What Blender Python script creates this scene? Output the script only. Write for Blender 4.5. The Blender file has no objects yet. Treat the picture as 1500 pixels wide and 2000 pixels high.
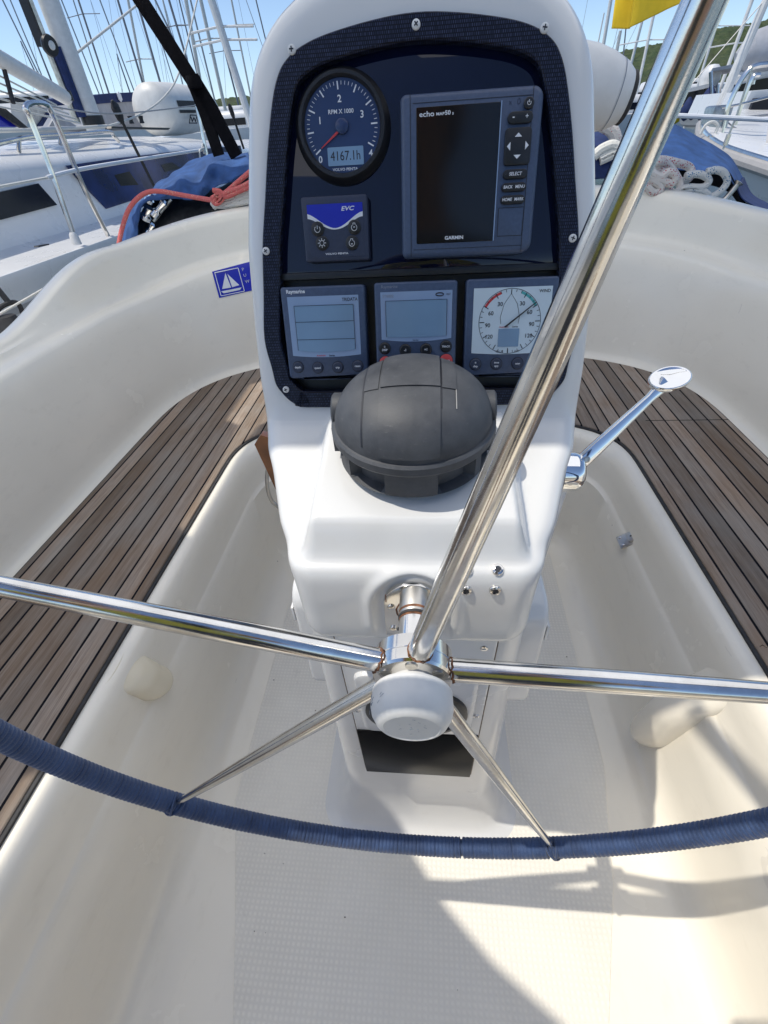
import bpy, math, random
from mathutils import Vector, Matrix, noise
PI = math.pi
R = math.radians
random.seed(7)
S = bpy.context.scene
COL = S.collection

# ------------------------------------------------------------------ camera
FPX = 912.0
CAM = Vector((.01, 0, 1.30))
def _cray(x, y): return Vector(((x - 750) / FPX, -(y - 1000) / FPX, -1))
_Z = -_cray(826, 2110); _Z.normalize()
_Y = _cray(838, 245); _Y -= _Z * _Y.dot(_Z); _Y.normalize()
_X = _Y.cross(_Z)
CM = Matrix((_X, _Y, _Z))
cam = bpy.data.cameras.new('camera'); camo = bpy.data.objects.new('camera', cam); COL.objects.link(camo)
cam.sensor_fit = 'VERTICAL'; cam.sensor_height = 24; cam.lens = 24 * FPX / 2000
cam.clip_start = .01; cam.clip_end = 5000
camo.matrix_world = Matrix.Translation(CAM) @ CM.to_4x4()
S.camera = camo
def at(x, y, axis, v):
    """point at photo pixel x,y on the real plane axis=v"""
    d = CM @ _cray(x, y); i = 'XYZ'.index(axis)
    return CAM + d * ((v - CAM[i]) / d[i])

# ------------------------------------------------------------------ light
KX, KY = .45, -.085                      # sunlight travels +X, -Y per metre of fall
sun_dir = Vector((-KX, KY, 1)).normalized()
W = bpy.data.worlds.new('World'); S.world = W; W.use_nodes = True
nt = W.node_tree; bg = nt.nodes['Background']
sky = nt.nodes.new('ShaderNodeTexSky'); sky.sky_type = 'NISHITA'; sky.sun_disc = False
sky.sun_elevation = math.asin(sun_dir.z); sky.sun_rotation = math.atan2(sun_dir.x, sun_dir.y)
sky.air_density = .8; sky.dust_density = .7; sky.ozone_density = 2.0; sky.altitude = 600
nt.links.new(sky.outputs[0], bg.inputs[0]); bg.inputs[1].default_value = .105
sl = bpy.data.lights.new('sun', 'SUN'); sl.energy = 2.0; sl.angle = R(.6); sl.color = (1, .94, .83)
so = bpy.data.objects.new('sun', sl); COL.objects.link(so)
so.rotation_euler = sun_dir.to_track_quat('Z', 'Y').to_euler()
S.view_settings.view_transform = 'Standard'; S.view_settings.look = 'None'
S.view_settings.exposure = .72; S.view_settings.gamma = 1
S.cycles.max_bounces = 8; S.cycles.diffuse_bounces = 7; S.cycles.glossy_bounces = 5
S.cycles.transparent_max_bounces = 8

# ------------------------------------------------------------------ materials
MATS = {}
def base_mat(name):
    m = bpy.data.materials.new(name); m.use_nodes = True
    return m, m.node_tree, m.node_tree.nodes['Principled BSDF']
def _coord(nt, scale=(1, 1, 1)):
    tc = nt.nodes.new('ShaderNodeTexCoord'); mp = nt.nodes.new('ShaderNodeMapping')
    mp.inputs['Scale'].default_value = scale
    nt.links.new(tc.outputs['Object'], mp.inputs[0]); return mp.outputs[0]
def _ramp(nt, fac, stops):
    r = nt.nodes.new('ShaderNodeValToRGB'); el = r.color_ramp.elements
    while len(el) < len(stops): el.new(.5)
    for e, (p, c) in zip(el, stops): e.position = p; e.color = (*c, 1)
    nt.links.new(fac, r.inputs[0]); return r.outputs[0]
def _noise(nt, vec, scale, detail=4, rough=.55):
    n = nt.nodes.new('ShaderNodeTexNoise'); n.inputs['Scale'].default_value = scale
    n.inputs['Detail'].default_value = detail; n.inputs['Roughness'].default_value = rough
    nt.links.new(vec, n.inputs['Vector']); return n.outputs['Fac']
def _math(nt, op, a, b=None, c=None):
    n = nt.nodes.new('ShaderNodeMath'); n.operation = op
    for i, v in enumerate((a, b, c)):
        if v is None: continue
        if isinstance(v, (int, float)): n.inputs[i].default_value = v
        else: nt.links.new(v, n.inputs[i])
    return n.outputs[0]
def _mix(nt, fac, a, b, mode='MIX'):
    n = nt.nodes.new('ShaderNodeMix'); n.data_type = 'RGBA'; n.blend_type = mode
    if isinstance(fac, (int, float)): n.inputs[0].default_value = fac
    else: nt.links.new(fac, n.inputs[0])
    for i, v in ((6, a), (7, b)):
        if isinstance(v, tuple): n.inputs[i].default_value = (*v, 1)
        else: nt.links.new(v, n.inputs[i])
    return n.outputs[2]
def _bump(nt, b, h, strength, dist):
    n = nt.nodes.new('ShaderNodeBump'); n.inputs['Strength'].default_value = strength
    n.inputs['Distance'].default_value = dist
    nt.links.new(h, n.inputs['Height']); nt.links.new(n.outputs[0], b.inputs['Normal'])
def plain(name, col, rough=.5, metal=0, var=.06, scale=30, bump=0, coat=0, spec=.5, stretch=(1, 1, 1), bdist=.001):
    """procedural paint/plastic/metal: base colour broken up by noise, rough variation, fine bump"""
    m, nt, b = base_mat(name); v = _coord(nt, stretch)
    n = _noise(nt, v, scale)
    lo = tuple(max(0, c * (1 - var * 1.6)) for c in col); hi = tuple(min(1, c * (1 + var)) for c in col)
    c = _ramp(nt, n, [(.3, lo), (.7, hi)])
    nt.links.new(c, b.inputs['Base Color'])
    nt.links.new(_math(nt, 'MULTIPLY_ADD', _noise(nt, v, scale * .37, 3), .25 * rough, rough * .87), b.inputs['Roughness'])
    b.inputs['Metallic'].default_value = metal; b.inputs['Coat Weight'].default_value = coat
    b.inputs['Specular IOR Level'].default_value = spec
    b.inputs['Coat Roughness'].default_value = .08
    if bump: _bump(nt, b, _noise(nt, v, scale * 4, 5), bump, bdist)
    MATS[name] = m; return m
def gelcoat(name, col, rough=.22, coat=.25, grime=.5):
    m, nt, b = base_mat(name); v = _coord(nt)
    big = _noise(nt, v, 2.2, 5); fine = _noise(nt, v, 60, 3)
    c = _ramp(nt, big, [(.3, tuple(x * .95 for x in col)), (.7, tuple(min(1, x * 1.02) for x in col))])
    # specks and short scuffs in the gelcoat
    vo = nt.nodes.new('ShaderNodeTexVoronoi'); vo.inputs['Scale'].default_value = 13
    nt.links.new(v, vo.inputs['Vector'])
    sp = _math(nt, 'LESS_THAN', vo.outputs['Distance'], .028)
    sp = _math(nt, 'MULTIPLY', sp, _math(nt, 'GREATER_THAN', _noise(nt, v, 7, 2), .56))
    c = _mix(nt, _math(nt, 'MULTIPLY', sp, .75), c, (.16, .14, .12))
    mp = _coord(nt, (3, 1.2, 3)); st = _noise(nt, mp, 9, 6, .7)
    gr = _ramp(nt, st, [(.56, (0, 0, 0)), (.74, (1, 1, 1))])
    c = _mix(nt, _math(nt, 'MULTIPLY', gr, .22 * grime), c, (.42, .36, .27))
    wv = nt.nodes.new('ShaderNodeTexWave'); wv.inputs['Scale'].default_value = 7; wv.inputs['Distortion'].default_value = 3; wv.inputs['Detail'].default_value = 3; wv.inputs['Detail Scale'].default_value = .7
    nt.links.new(v, wv.inputs['Vector'])
    scr = _math(nt, 'MULTIPLY', _math(nt, 'GREATER_THAN', wv.outputs['Fac'], .9985), _math(nt, 'GREATER_THAN', _noise(nt, v, 9, 2), .68))
    c = _mix(nt, _math(nt, 'MULTIPLY', scr, .18), c, (.35, .32, .29))
    nt.links.new(c, b.inputs['Base Color'])
    nt.links.new(_math(nt, 'MULTIPLY_ADD', _noise(nt, v, 5, 5), .22, rough * .6), b.inputs['Roughness'])
    b.inputs['Coat Weight'].default_value = coat; b.inputs['Coat Roughness'].default_value = .12
    b.inputs['Subsurface Weight'].default_value = 0
    _bump(nt, b, _math(nt, 'ADD', _math(nt, 'MULTIPLY', _noise(nt, v, 6, 2), 1.0), _math(nt, 'MULTIPLY', fine, .05)), .12, .01)
    MATS[name] = m; return m
gelcoat('gel_cockpit', (.87, .815, .70)); gelcoat('gel_white', (.70, .70, .69), grime=.3)
gelcoat('gel_neighbour', (.74, .74, .73), .3, .1, .4)
plain('steel', (.74, .72, .69), .13, 1, .12, 14, .05, stretch=(1, 1, 1))
plain('strap_web', (.006, .006, .008), .95, 0, .2, 60, .3, spec=.1); plain('chrome', (.86, .86, .86), .05, 1, .03, 10)
plain('steel_dull', (.55, .53, .49), .33, 1, .2, 25, .08)
plain('black_plastic', (.012, .013, .016), .42, 0, .2, 60, .1)
plain('black_rubber', (.03, .03, .032), .7, 0, .3, 40, .2)
plain('grey_plastic', (.06, .088, .155), .42, 0, .08, 300, .25, bdist=.0004)
plain('grey_plastic_dark', (.030, .040, .075), .45, 0, .08, 300, .25, bdist=.0004)
plain('gloss_black', (.003, .005, .022), .03, 0, .05, 10, spec=.5)
plain('screen_black', (.008, .008, .008), .12, 0, .05, 10)
plain('lcd', (.20, .32, .46), .12, 0, .05, 12); plain('lcd_border', (.27, .37, .54), .16, 0, .04, 12)
plain('dial_pale', (.58, .68, .74), .25, 0, .03, 12)
plain('print_white', (.75, .77, .8), .5, 0, .04, 50); plain('print_black', (.02, .022, .03), .5, 0, .04, 50)
plain('print_grey', (.24, .27, .33), .5, 0, .04, 50)
plain('dial_blue', (.022, .045, .125), .3, 0, .08, 20); plain('evc_blue', (.012, .02, .42), .25, 0, .05, 20)
plain('print_red', (.55, .045, .05), .45, 0, .05, 50); plain('button_red', (.62, .06, .06), .4, 0, .08, 60)
plain('print_teal', (.08, .42, .42), .45, 0, .05, 50)
plain('white_plastic', (.70, .70, .69), .38, 0, .05, 30, .05)
plain('rust', (.20, .085, .04), .8, 0, .5, 120, .5)
plain('seam_grime', (.16, .12, .09), .85, 0, .5, 90, .3)
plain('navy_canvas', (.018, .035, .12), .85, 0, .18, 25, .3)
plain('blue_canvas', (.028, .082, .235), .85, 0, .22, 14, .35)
plain('varnish', (.27, .10, .035), .25, 0, .35, 12, .05, .5, stretch=(1, .15, 1))
plain('yellow_cloth', (.86, .60, .03), .8, 0, .06, 20, .2)
plain('orange_rope', (.75, .16, .08), .8, 0, .25, 300, .4)
plain('water', (.03, .07, .09), .06, 0, .2, 2, .6, bdist=.05)
plain('skin', (.45, .26, .18), .5, 0, .1, 20, .1); plain('olive_cloth', (.42, .40, .06), .85, 0, .15, 20, .3)
plain('cap_cloth', (.07, .07, .075), .9, 0, .15, 30, .3); plain('dark_cloth', (.05, .055, .07), .9, 0, .15, 20, .3)
plain('hair', (.05, .035, .025), .6, 0, .3, 60, .5)
plain('mast_alloy', (.62, .60, .56), .38, .35, .08, 20); plain('mast_white', (.75, .74, .71), .4, 0, .06, 20)
plain('mast_dark', (.24, .24, .26), .5, 0, .1, 20); plain('wire', (.35, .35, .36), .4, .6, .1, 30)
plain('window_dark', (.010, .012, .022), .09, 0, .2, 3, spec=.25); plain('window_black', (.004, .004, .005), .22, 0, .2, 3, spec=.04); plain('window_blue', (.013, .03, .13), .12, 0, .35, 3, spec=.6)
plain('dinghy_pvc', (.72, .71, .67), .45, 0, .05, 10, .05); plain('grey_tarp', (.42, .43, .46), .7, 0, .12, 6, .2)
plain('stripe_grey', (.38, .37, .36), .6, 0, .05, 30)
gelcoat('stain', (.80, .72, .55))
plain('clear_plastic', (.55, .55, .55), .15, 0, .2, 20)

def mat_compass():
    m, nt, b = base_mat('compass_shell'); v = _coord(nt)
    n1 = _noise(nt, v, 26, 7, .65); n2 = _noise(nt, _coord(nt, (1, 1, 3)), 90, 4, .7)
    c = _ramp(nt, n1, [(.3, (.036, .040, .048)), (.7, (.075, .080, .090))])
    c = _mix(nt, _ramp(nt, n2, [(.62, (0, 0, 0)), (.8, (.5, .5, .5))]), c, (.17, .17, .17))
    c = _mix(nt, _ramp(nt, _noise(nt, _coord(nt, (4, 1, 1)), 40, 6, .8), [(.66, (0, 0, 0)), (.70, (.6, .6, .6))]), c, (.03, .03, .03))
    nt.links.new(c, b.inputs['Base Color'])
    nt.links.new(_math(nt, 'MULTIPLY_ADD', n1, .3, .42), b.inputs['Roughness'])
    _bump(nt, b, _math(nt, 'ADD', _noise(nt, v, 160, 4), n2), .25, .0006); MATS['compass_shell'] = m
mat_compass()
def mat_weave():
    m, nt, b = base_mat('weave'); v = _coord(nt)
    br = nt.nodes.new('ShaderNodeTexBrick'); br.offset = .5; br.inputs['Scale'].default_value = 1
    br.inputs['Color1'].default_value = (.036, .048, .10, 1); br.inputs['Color2'].default_value = (.012, .018, .042, 1)
    br.inputs['Mortar'].default_value = (.004, .004, .008, 1); br.inputs['Mortar Size'].default_value = .00065
    br.inputs['Mortar Smooth'].default_value = .6
    br.inputs['Brick Width'].default_value = .0021; br.inputs['Row Height'].default_value = .0031
    sw = nt.nodes.new('ShaderNodeSeparateXYZ'); cw = nt.nodes.new('ShaderNodeCombineXYZ'); nt.links.new(v, sw.inputs[0])
    nt.links.new(sw.outputs[0], cw.inputs[0]); nt.links.new(sw.outputs[2], cw.inputs[1])
    nt.links.new(cw.outputs[0], br.inputs['Vector']); nt.links.new(br.outputs['Color'], b.inputs['Base Color'])
    b.inputs['Roughness'].default_value = .4; b.inputs['Specular IOR Level'].default_value = .25
    _bump(nt, b, br.outputs['Fac'], -.5, .0006); MATS['weave'] = m
mat_weave()
def mat_nonskid():
    m, nt, b = base_mat('nonskid'); v = _coord(nt)
    sx = nt.nodes.new('ShaderNodeSeparateXYZ'); nt.links.new(v, sx.inputs[0])
    k = 2 * PI / .0105
    a = _math(nt, 'SINE', _math(nt, 'MULTIPLY', sx.outputs[0], k)); c = _math(nt, 'SINE', _math(nt, 'MULTIPLY', sx.outputs[1], k))
    h = _math(nt, 'POWER', _math(nt, 'MULTIPLY', _math(nt, 'MULTIPLY_ADD', a, .5, .5), _math(nt, 'MULTIPLY_ADD', c, .5, .5)), .8)
    big = _noise(nt, v, 4, 6, .6)
    base = _ramp(nt, big, [(.3, (.80, .76, .67)), (.7, (.87, .83, .74))])
    worn = _ramp(nt, _noise(nt, v, 3.1, 3), [(.35, (.35, .35, .35)), (.65, (1, 1, 1))])
    col = _mix(nt, _math(nt, 'MULTIPLY', _math(nt, 'SUBTRACT', 1, h), _math(nt, 'MULTIPLY', worn, .30)), base, (.52, .49, .44))
    sm = _ramp(nt, _noise(nt, v, 11, 5, .7), [(.64, (0, 0, 0)), (.8, (.35, .35, .35))])
    col = _mix(nt, sm, col, (.35, .33, .30))
    nt.links.new(col, b.inputs['Base Color']); b.inputs['Roughness'].default_value = .36
    _bump(nt, b, h, .55, .0011); MATS['nonskid'] = m
mat_nonskid()
def mat_teak():
    m, nt, b = base_mat('teak'); v = _coord(nt)
    sx = nt.nodes.new('ShaderNodeSeparateXYZ'); nt.links.new(v, sx.inputs[0])
    w = .0495
    q = _math(nt, 'DIVIDE', _math(nt, 'ADD', sx.outputs[0], 2.005), w)
    fr = _math(nt, 'FRACT', q); fl = _math(nt, 'FLOOR', q)
    edge = _math(nt, 'MINIMUM', fr, _math(nt, 'SUBTRACT', 1, fr))
    caulk = _math(nt, 'LESS_THAN', edge, _math(nt, 'MULTIPLY_ADD', _noise(nt, v, 9, 3), .03, .045))
    ty = _math(nt, 'LESS_THAN', _math(nt, 'ABSOLUTE', _math(nt, 'SUBTRACT', sx.outputs[1], 1.585)), .0022)
    ty = _math(nt, 'MULTIPLY', ty, _math(nt, 'GREATER_THAN', sx.outputs[0], .80))
    caulk = _math(nt, 'MAXIMUM', caulk, ty)
    cb = nt.nodes.new('ShaderNodeCombineXYZ'); nt.links.new(fl, cb.inputs[0])
    wn = nt.nodes.new('ShaderNodeTexWhiteNoise'); wn.noise_dimensions = '1D'; nt.links.new(fl, wn.inputs['W'])
    # grain: stretched along the plank, offset per plank
    mp = nt.nodes.new('ShaderNodeMapping'); mp.inputs['Scale'].default_value = (1, .035, 1)
    va = nt.nodes.new('ShaderNodeVectorMath'); va.operation = 'ADD'; nt.links.new(v, va.inputs[0])
    vm = nt.nodes.new('ShaderNodeVectorMath'); vm.operation = 'SCALE'; nt.links.new(cb.outputs[0], vm.inputs[0]); vm.inputs['Scale'].default_value = 3.17
    nt.links.new(vm.outputs[0], va.inputs[1]); nt.links.new(va.outputs[0], mp.inputs[0])
    g1 = _noise(nt, mp.outputs[0], 330, 6, .7); g2 = _noise(nt, mp.outputs[0], 90, 4, .6)
    blot = _noise(nt, v, 6, 5, .6)
    mp2 = nt.nodes.new('ShaderNodeMapping'); mp2.inputs['Scale'].default_value = (1, .16, 1)
    nt.links.new(va.outputs[0], mp2.inputs[0]); blot2 = _noise(nt, mp2.outputs[0], 12, 4)
    c = _ramp(nt, g1, [(.25, (.15, .115, .088)), (.5, (.26, .205, .162)), (.8, (.38, .32, .265))])
    c = _mix(nt, _ramp(nt, g2, [(.4, (0, 0, 0)), (.75, (.6, .6, .6))]), c, (.11, .08, .06))
    c = _mix(nt, _ramp(nt, blot, [(.4, (0, 0, 0)), (.65, (.55, .55, .55))]), c, (.27, .25, .225))
    c = _mix(nt, _ramp(nt, blot2, [(.45, (0, 0, 0)), (.7, (.5, .5, .5))]), c, (.22, .14, .085))
    pv = _math(nt, 'MULTIPLY_ADD', wn.outputs[0], .7, .75)
    hs = nt.nodes.new('ShaderNodeHueSaturation'); nt.links.new(c, hs.inputs['Color']); nt.links.new(pv, hs.inputs['Value'])
    c = _mix(nt, caulk, hs.outputs[0], (.008, .008, .011))
    nt.links.new(c, b.inputs['Base Color'])
    nt.links.new(_math(nt, 'MULTIPLY_ADD', g1, .25, .68), b.inputs['Roughness']); b.inputs['Specular IOR Level'].default_value = .12
    hgt = _math(nt, 'SUBTRACT', _math(nt, 'MULTIPLY', g1, .35), caulk)
    _bump(nt, b, hgt, .6, .0012); MATS['teak'] = m
mat_teak()
def mat_fleck(name, basec, fc, scale=150, thr=.36):
    m, nt, b = base_mat(name); v = _coord(nt)
    vo = nt.nodes.new('ShaderNodeTexVoronoi'); vo.inputs['Scale'].default_value = scale
    nt.links.new(v, vo.inputs['Vector'])
    f = _math(nt, 'MULTIPLY', _math(nt, 'LESS_THAN', vo.outputs['Distance'], thr), _math(nt, 'GREATER_THAN', _noise(nt, v, scale * .22, 2), .52))
    c = _mix(nt, f, basec, fc); nt.links.new(c, b.inputs['Base Color']); b.inputs['Roughness'].default_value = .85
    _bump(nt, b, vo.outputs['Distance'], .6, .002); MATS[name] = m
mat_fleck('rope_red', (.62, .58, .54), (.40, .04, .07)); mat_fleck('rope_blue', (.64, .62, .58), (.04, .16, .30))
mat_fleck('rope_white', (.66, .65, .60), (.3, .3, .3), 120, .2); mat_fleck('rope_orange', (.58, .13, .12), (.66, .42, .30), 190, .3)
def mat_hill():
    m, nt, b = base_mat('scrub'); v = _coord(nt)
    n1 = _noise(nt, v, .22, 8, .7); n2 = _noise(nt, v, .035, 4)
    c = _ramp(nt, n1, [(.32, (.018, .032, .012)), (.5, (.045, .075, .022)), (.66, (.10, .12, .045)), (.8, (.22, .19, .11))])
    c = _mix(nt, _ramp(nt, n2, [(.45, (0, 0, 0)), (.7, (.5, .5, .5))]), c, (.09, .095, .04))
    nt.links.new(c, b.inputs['Base Color']); b.inputs['Roughness'].default_value = .95
    _bump(nt, b, n1, .8, 2.5); MATS['scrub'] = m
mat_hill()
def mat_cord():
    m, nt, b = base_mat('lashing'); v = _coord(nt)
    n = _noise(nt, v, 40, 4); n2 = _noise(nt, v, 900, 2)
    c = _ramp(nt, n, [(.3, (.015, .034, .092)), (.7, (.034, .070, .17))])
    c = _mix(nt, _ramp(nt, n2, [(.5, (0, 0, 0)), (.8, (.4, .4, .4))]), c, (.12, .19, .34))
    nt.links.new(c, b.inputs['Base Color']); b.inputs['Roughness'].default_value = .72
    b.inputs['Sheen Weight'].default_value = .3; MATS['lashing'] = m
mat_cord()
def mat_spoke():
    m, nt, b = base_mat('spoke_steel'); v = _coord(nt)
    n = _noise(nt, v, 18, 6, .7); n2 = _noise(nt, v, 120, 4, .7)
    c = _ramp(nt, n, [(.3, (.60, .585, .56)), (.6, (.80, .79, .77))])
    c = _mix(nt, _ramp(nt, n2, [(.68, (0, 0, 0)), (.82, (.5, .5, .5))]), c, (.42, .30, .2))
    nt.links.new(c, b.inputs['Base Color']); b.inputs['Metallic'].default_value = 1
    nt.links.new(_math(nt, 'MULTIPLY_ADD', n, .22, .04), b.inputs['Roughness'])
    _bump(nt, b, n2, .04, .001); MATS['spoke_steel'] = m
mat_spoke()

def mat_awning():  # pale and translucent so the unseen awning adds soft fill light
    m, nt, b = base_mat('awning_fill_cloth'); v = _coord(nt); n = _noise(nt, v, 5, 5)
    c = _ramp(nt, n, [(.3, (.93, .92, .88)), (.7, (.97, .96, .93))]); nt.links.new(c, b.inputs['Base Color']); b.inputs['Roughness'].default_value = .9
    tr = nt.nodes.new('ShaderNodeBsdfTranslucent'); nt.links.new(c, tr.inputs[0]); mx = nt.nodes.new('ShaderNodeMixShader'); mx.inputs[0].default_value = .92
    nt.links.new(b.outputs[0], mx.inputs[1]); nt.links.new(tr.outputs[0], mx.inputs[2]); nt.links.new(mx.outputs[0], nt.nodes['Material Output'].inputs[0]); MATS['awning_fill_cloth'] = m
mat_awning()

# ------------------------------------------------------------------ mesh building
def link(o, parent=None):
    COL.objects.link(o)
    if parent is not None: o.parent = parent
    return o
def tag(o, label=None, cat=None, group=None, kind=None):
    if label: o['label'] = label
    if cat: o['category'] = cat
    if group: o['group'] = group
    if kind: o['kind'] = kind
    return o
def thing(name, label, cat, loc=(0, 0, 0), rot=(0, 0, 0), group=None):
    o = bpy.data.objects.new(name, None); o.empty_display_size = .05; link(o)
    o.location = loc; o.rotation_euler = rot
    return tag(o, label, cat, group)
class MB:
    def __init__(s): s.v = []; s.f = []; s.M = None
    def add(s, vs, fs):
        n = len(s.v)
        s.v += [(s.M @ Vector(p)) if s.M is not None else Vector(p) for p in vs]
        s.f += [tuple(i + n for i in f) for f in fs]; return s
    def build(s, name, mat, parent=None, smooth=True, ang=35, label=None):
        me = bpy.data.meshes.new(name); me.from_pydata([tuple(p) for p in s.v], [], s.f); me.validate()
        import bmesh
        bm = bmesh.new(); bm.from_mesh(me); bmesh.ops.recalc_face_normals(bm, faces=bm.faces); bm.to_mesh(me); bm.free()
        me.materials.append(MATS[mat])
        if smooth:
            for p in me.polygons: p.use_smooth = True
            me.set_sharp_from_angle(angle=R(ang))
        o = bpy.data.objects.new(name, me); link(o, parent)
        if label: o['label'] = label
        return o
    def loops(s, L, closed=True, cap0=False, cap1=False):
        n = len(L[0]); vs = [p for l in L for p in l]; fs = []
        for i in range(len(L) - 1):
            for j in range(n if closed else n - 1):
                k = (j + 1) % n
                fs.append((i * n + j, i * n + k, (i + 1) * n + k, (i + 1) * n + j))
        if cap0: fs.append(tuple(range(n - 1, -1, -1)))
        if cap1: fs.append(tuple((len(L) - 1) * n + j for j in range(n)))
        return s.add(vs, fs)
    def prism(s, poly, z0, z1, bev=0, both=False):
        """extruded polygon (x,y) z0..z1, upper edge bevelled inward"""
        L = [[(x, y, z0) for x, y in poly]]
        if bev:
            L.append([(x, y, z1 - bev) for x, y in poly])
            L.append([(x, y, z1 - bev * .3) for x, y in inset(poly, bev * .3)])
            L.append([(x, y, z1) for x, y in inset(poly, bev)])
        else: L.append([(x, y, z1) for x, y in poly])
        return s.loops(L, True, True, True)
    def box(s, x0, x1, y0, y1, z0, z1, bev=0): return s.prism([(x0, y0), (x1, y0), (x1, y1), (x0, y1)], z0, z1, bev)
    def rrect(s, x0, x1, y0, y1, r, z0, z1, bev=0, n=5): return s.prism(rr(x0, x1, y0, y1, r, n), z0, z1, bev)
    def lathe(s, prof, n=32, c=(0, 0, 0), cap=True):
        L = [[(c[0] + r * math.cos(2 * PI * k / n), c[1] + r * math.sin(2 * PI * k / n), c[2] + z) for k in range(n)] for r, z in prof]
        return s.loops(L, True, cap, cap)
    def cyl(s, p0, p1, r0, r1=None, n=16):
        return s.tube([p0, p1], [r0, r0 if r1 is None else r1], n)
    def tube(s, pts, rad, n=10, closed=False, flat=1):
        pts = [Vector(p) for p in pts]; N = len(pts)
        if not isinstance(rad, (list, tuple)): rad = [rad] * N
        L = []; prev = None
        for i, p in enumerate(pts):
            if closed: t = pts[(i + 1) % N] - pts[i - 1]
            else: t = pts[min(i + 1, N - 1)] - pts[max(i - 1, 0)]
            t.normalize()
            if prev is None:
                a = Vector((0, 0, 1)) if abs(t.z) < .9 else Vector((1, 0, 0)); u = (a - t * a.dot(t)).normalized()
            else: u = (prev - t * prev.dot(t)).normalized()
            prev = u; w = t.cross(u)
            L.append([tuple(p + (u * math.cos(2 * PI * k / n) * flat + w * math.sin(2 * PI * k / n)) * rad[i]) for k in range(n)])
        if closed: L.append(L[0]); return s.loops(L)
        return s.loops(L, True, True, True)
    def text(s, txt, x, y, size, z, align='CENTER', weight=0, sx=1, shear=0, rot=0, font=None):
        cu = bpy.data.curves.new('t', 'FONT'); cu.body = txt; cu.size = size; cu.align_x = align; cu.align_y = 'CENTER'
        cu.offset = weight * size; cu.shear = shear; cu.resolution_u = 3; cu.extrude = .00008
        o = bpy.data.objects.new('t', cu); COL.objects.link(o)
        dg = bpy.context.evaluated_depsgraph_get(); me = bpy.data.meshes.new_from_object(o.evaluated_get(dg))
        c, sn = math.cos(rot), math.sin(rot)
        vs = [(x + (v.co.x * sx * c - v.co.y * sn), y + (v.co.x * sx * sn + v.co.y * c), z + v.co.z) for v in me.vertices]
        fs = [tuple(p.vertices) for p in me.polygons]
        bpy.data.objects.remove(o); bpy.data.curves.remove(cu); bpy.data.meshes.remove(me)
        return s.add(vs, fs)
    def line(s, pts, w, z0, z1):
        """flat ribbon along 2D polyline"""
        for (a, b) in zip(pts, pts[1:]):
            d = Vector((b[0] - a[0], b[1] - a[1])); l = d.length
            if l < 1e-7: continue
            d /= l; nn = Vector((-d.y, d.x)) * w / 2
            s.prism([(a[0] - nn.x, a[1] - nn.y), (b[0] - nn.x, b[1] - nn.y), (b[0] + nn.x, b[1] + nn.y), (a[0] + nn.x, a[1] + nn.y)], z0, z1)
        return s
def inset(poly, d):
    n = len(poly); out = []
    A = sum(poly[i][0] * poly[(i + 1) % n][1] - poly[(i + 1) % n][0] * poly[i][1] for i in range(n))
    sg = 1 if A > 0 else -1
    for i in range(n):
        p0 = Vector(poly[i - 1]); p1 = Vector(poly[i]); p2 = Vector(poly[(i + 1) % n])
        a = (p1 - p0); b = (p2 - p1)
        if a.length < 1e-9: a = b
        if b.length < 1e-9: b = a
        a.normalize(); b.normalize()
        na = Vector((-a.y, a.x)) * sg; nb = Vector((-b.y, b.x)) * sg
        m = na + nb
        if m.length < 1e-6: m = na
        m.normalize(); k = max(.35, m.dot(na))
        out.append(tuple(p1 + m * d / k))
    return out
def rr(x0, x1, y0, y1, r, n=5):
    if isinstance(r, (int, float)): r = (r,) * 4
    P = []
    for (cx, cy, a, q) in ((x1 - r[0], y1 - r[0], 0, r[0]), (x0 + r[1], y1 - r[1], 90, r[1]), (x0 + r[2], y0 + r[2], 180, r[2]), (x1 - r[3], y0 + r[3], 270, r[3])):
        for k in range(n + 1):
            t = R(a + 90 * k / n); P.append((cx + q * math.cos(t), cy + q * math.sin(t)))
    return P
def circ(cx, cy, r, n=24): return [(cx + r * math.cos(2 * PI * k / n), cy + r * math.sin(2 * PI * k / n)) for k in range(n)]
def ss(a, b, x):
    t = max(0, min(1, (x - a) / (b - a))); return t * t * (3 - 2 * t)
def catmull(P, k=8, closed=False):
    P = [Vector(p) for p in P]; out = []; n = len(P)
    rng = range(n if closed else n - 1)
    for i in rng:
        if closed: a, b, c, d = P[i - 1], P[i], P[(i + 1) % n], P[(i + 2) % n]
        else: a, b, c, d = P[max(i - 1, 0)], P[i], P[i + 1], P[min(i + 2, n - 1)]
        for j in range(k):
            t = j / k; out.append(.5 * ((2 * b) + (c - a) * t + (2 * a - 5 * b + 4 * c - d) * t * t + (3 * b - a - 3 * c + d) * t ** 3))
    if not closed: out.append(P[-1])
    return out
def interp(tab, x):
    if x <= tab[0][0]: return tab[0][1]
    for (a, p), (b, q) in zip(tab, tab[1:]):
        if x <= b: return p + (q - p) * (x - a) / (b - a)
    return tab[-1][1]
def copy_thing(o, parent=None):
    c = o.copy(); COL.objects.link(c); c.parent = parent
    for ch in o.children: copy_thing(ch, c)
    return c
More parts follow.
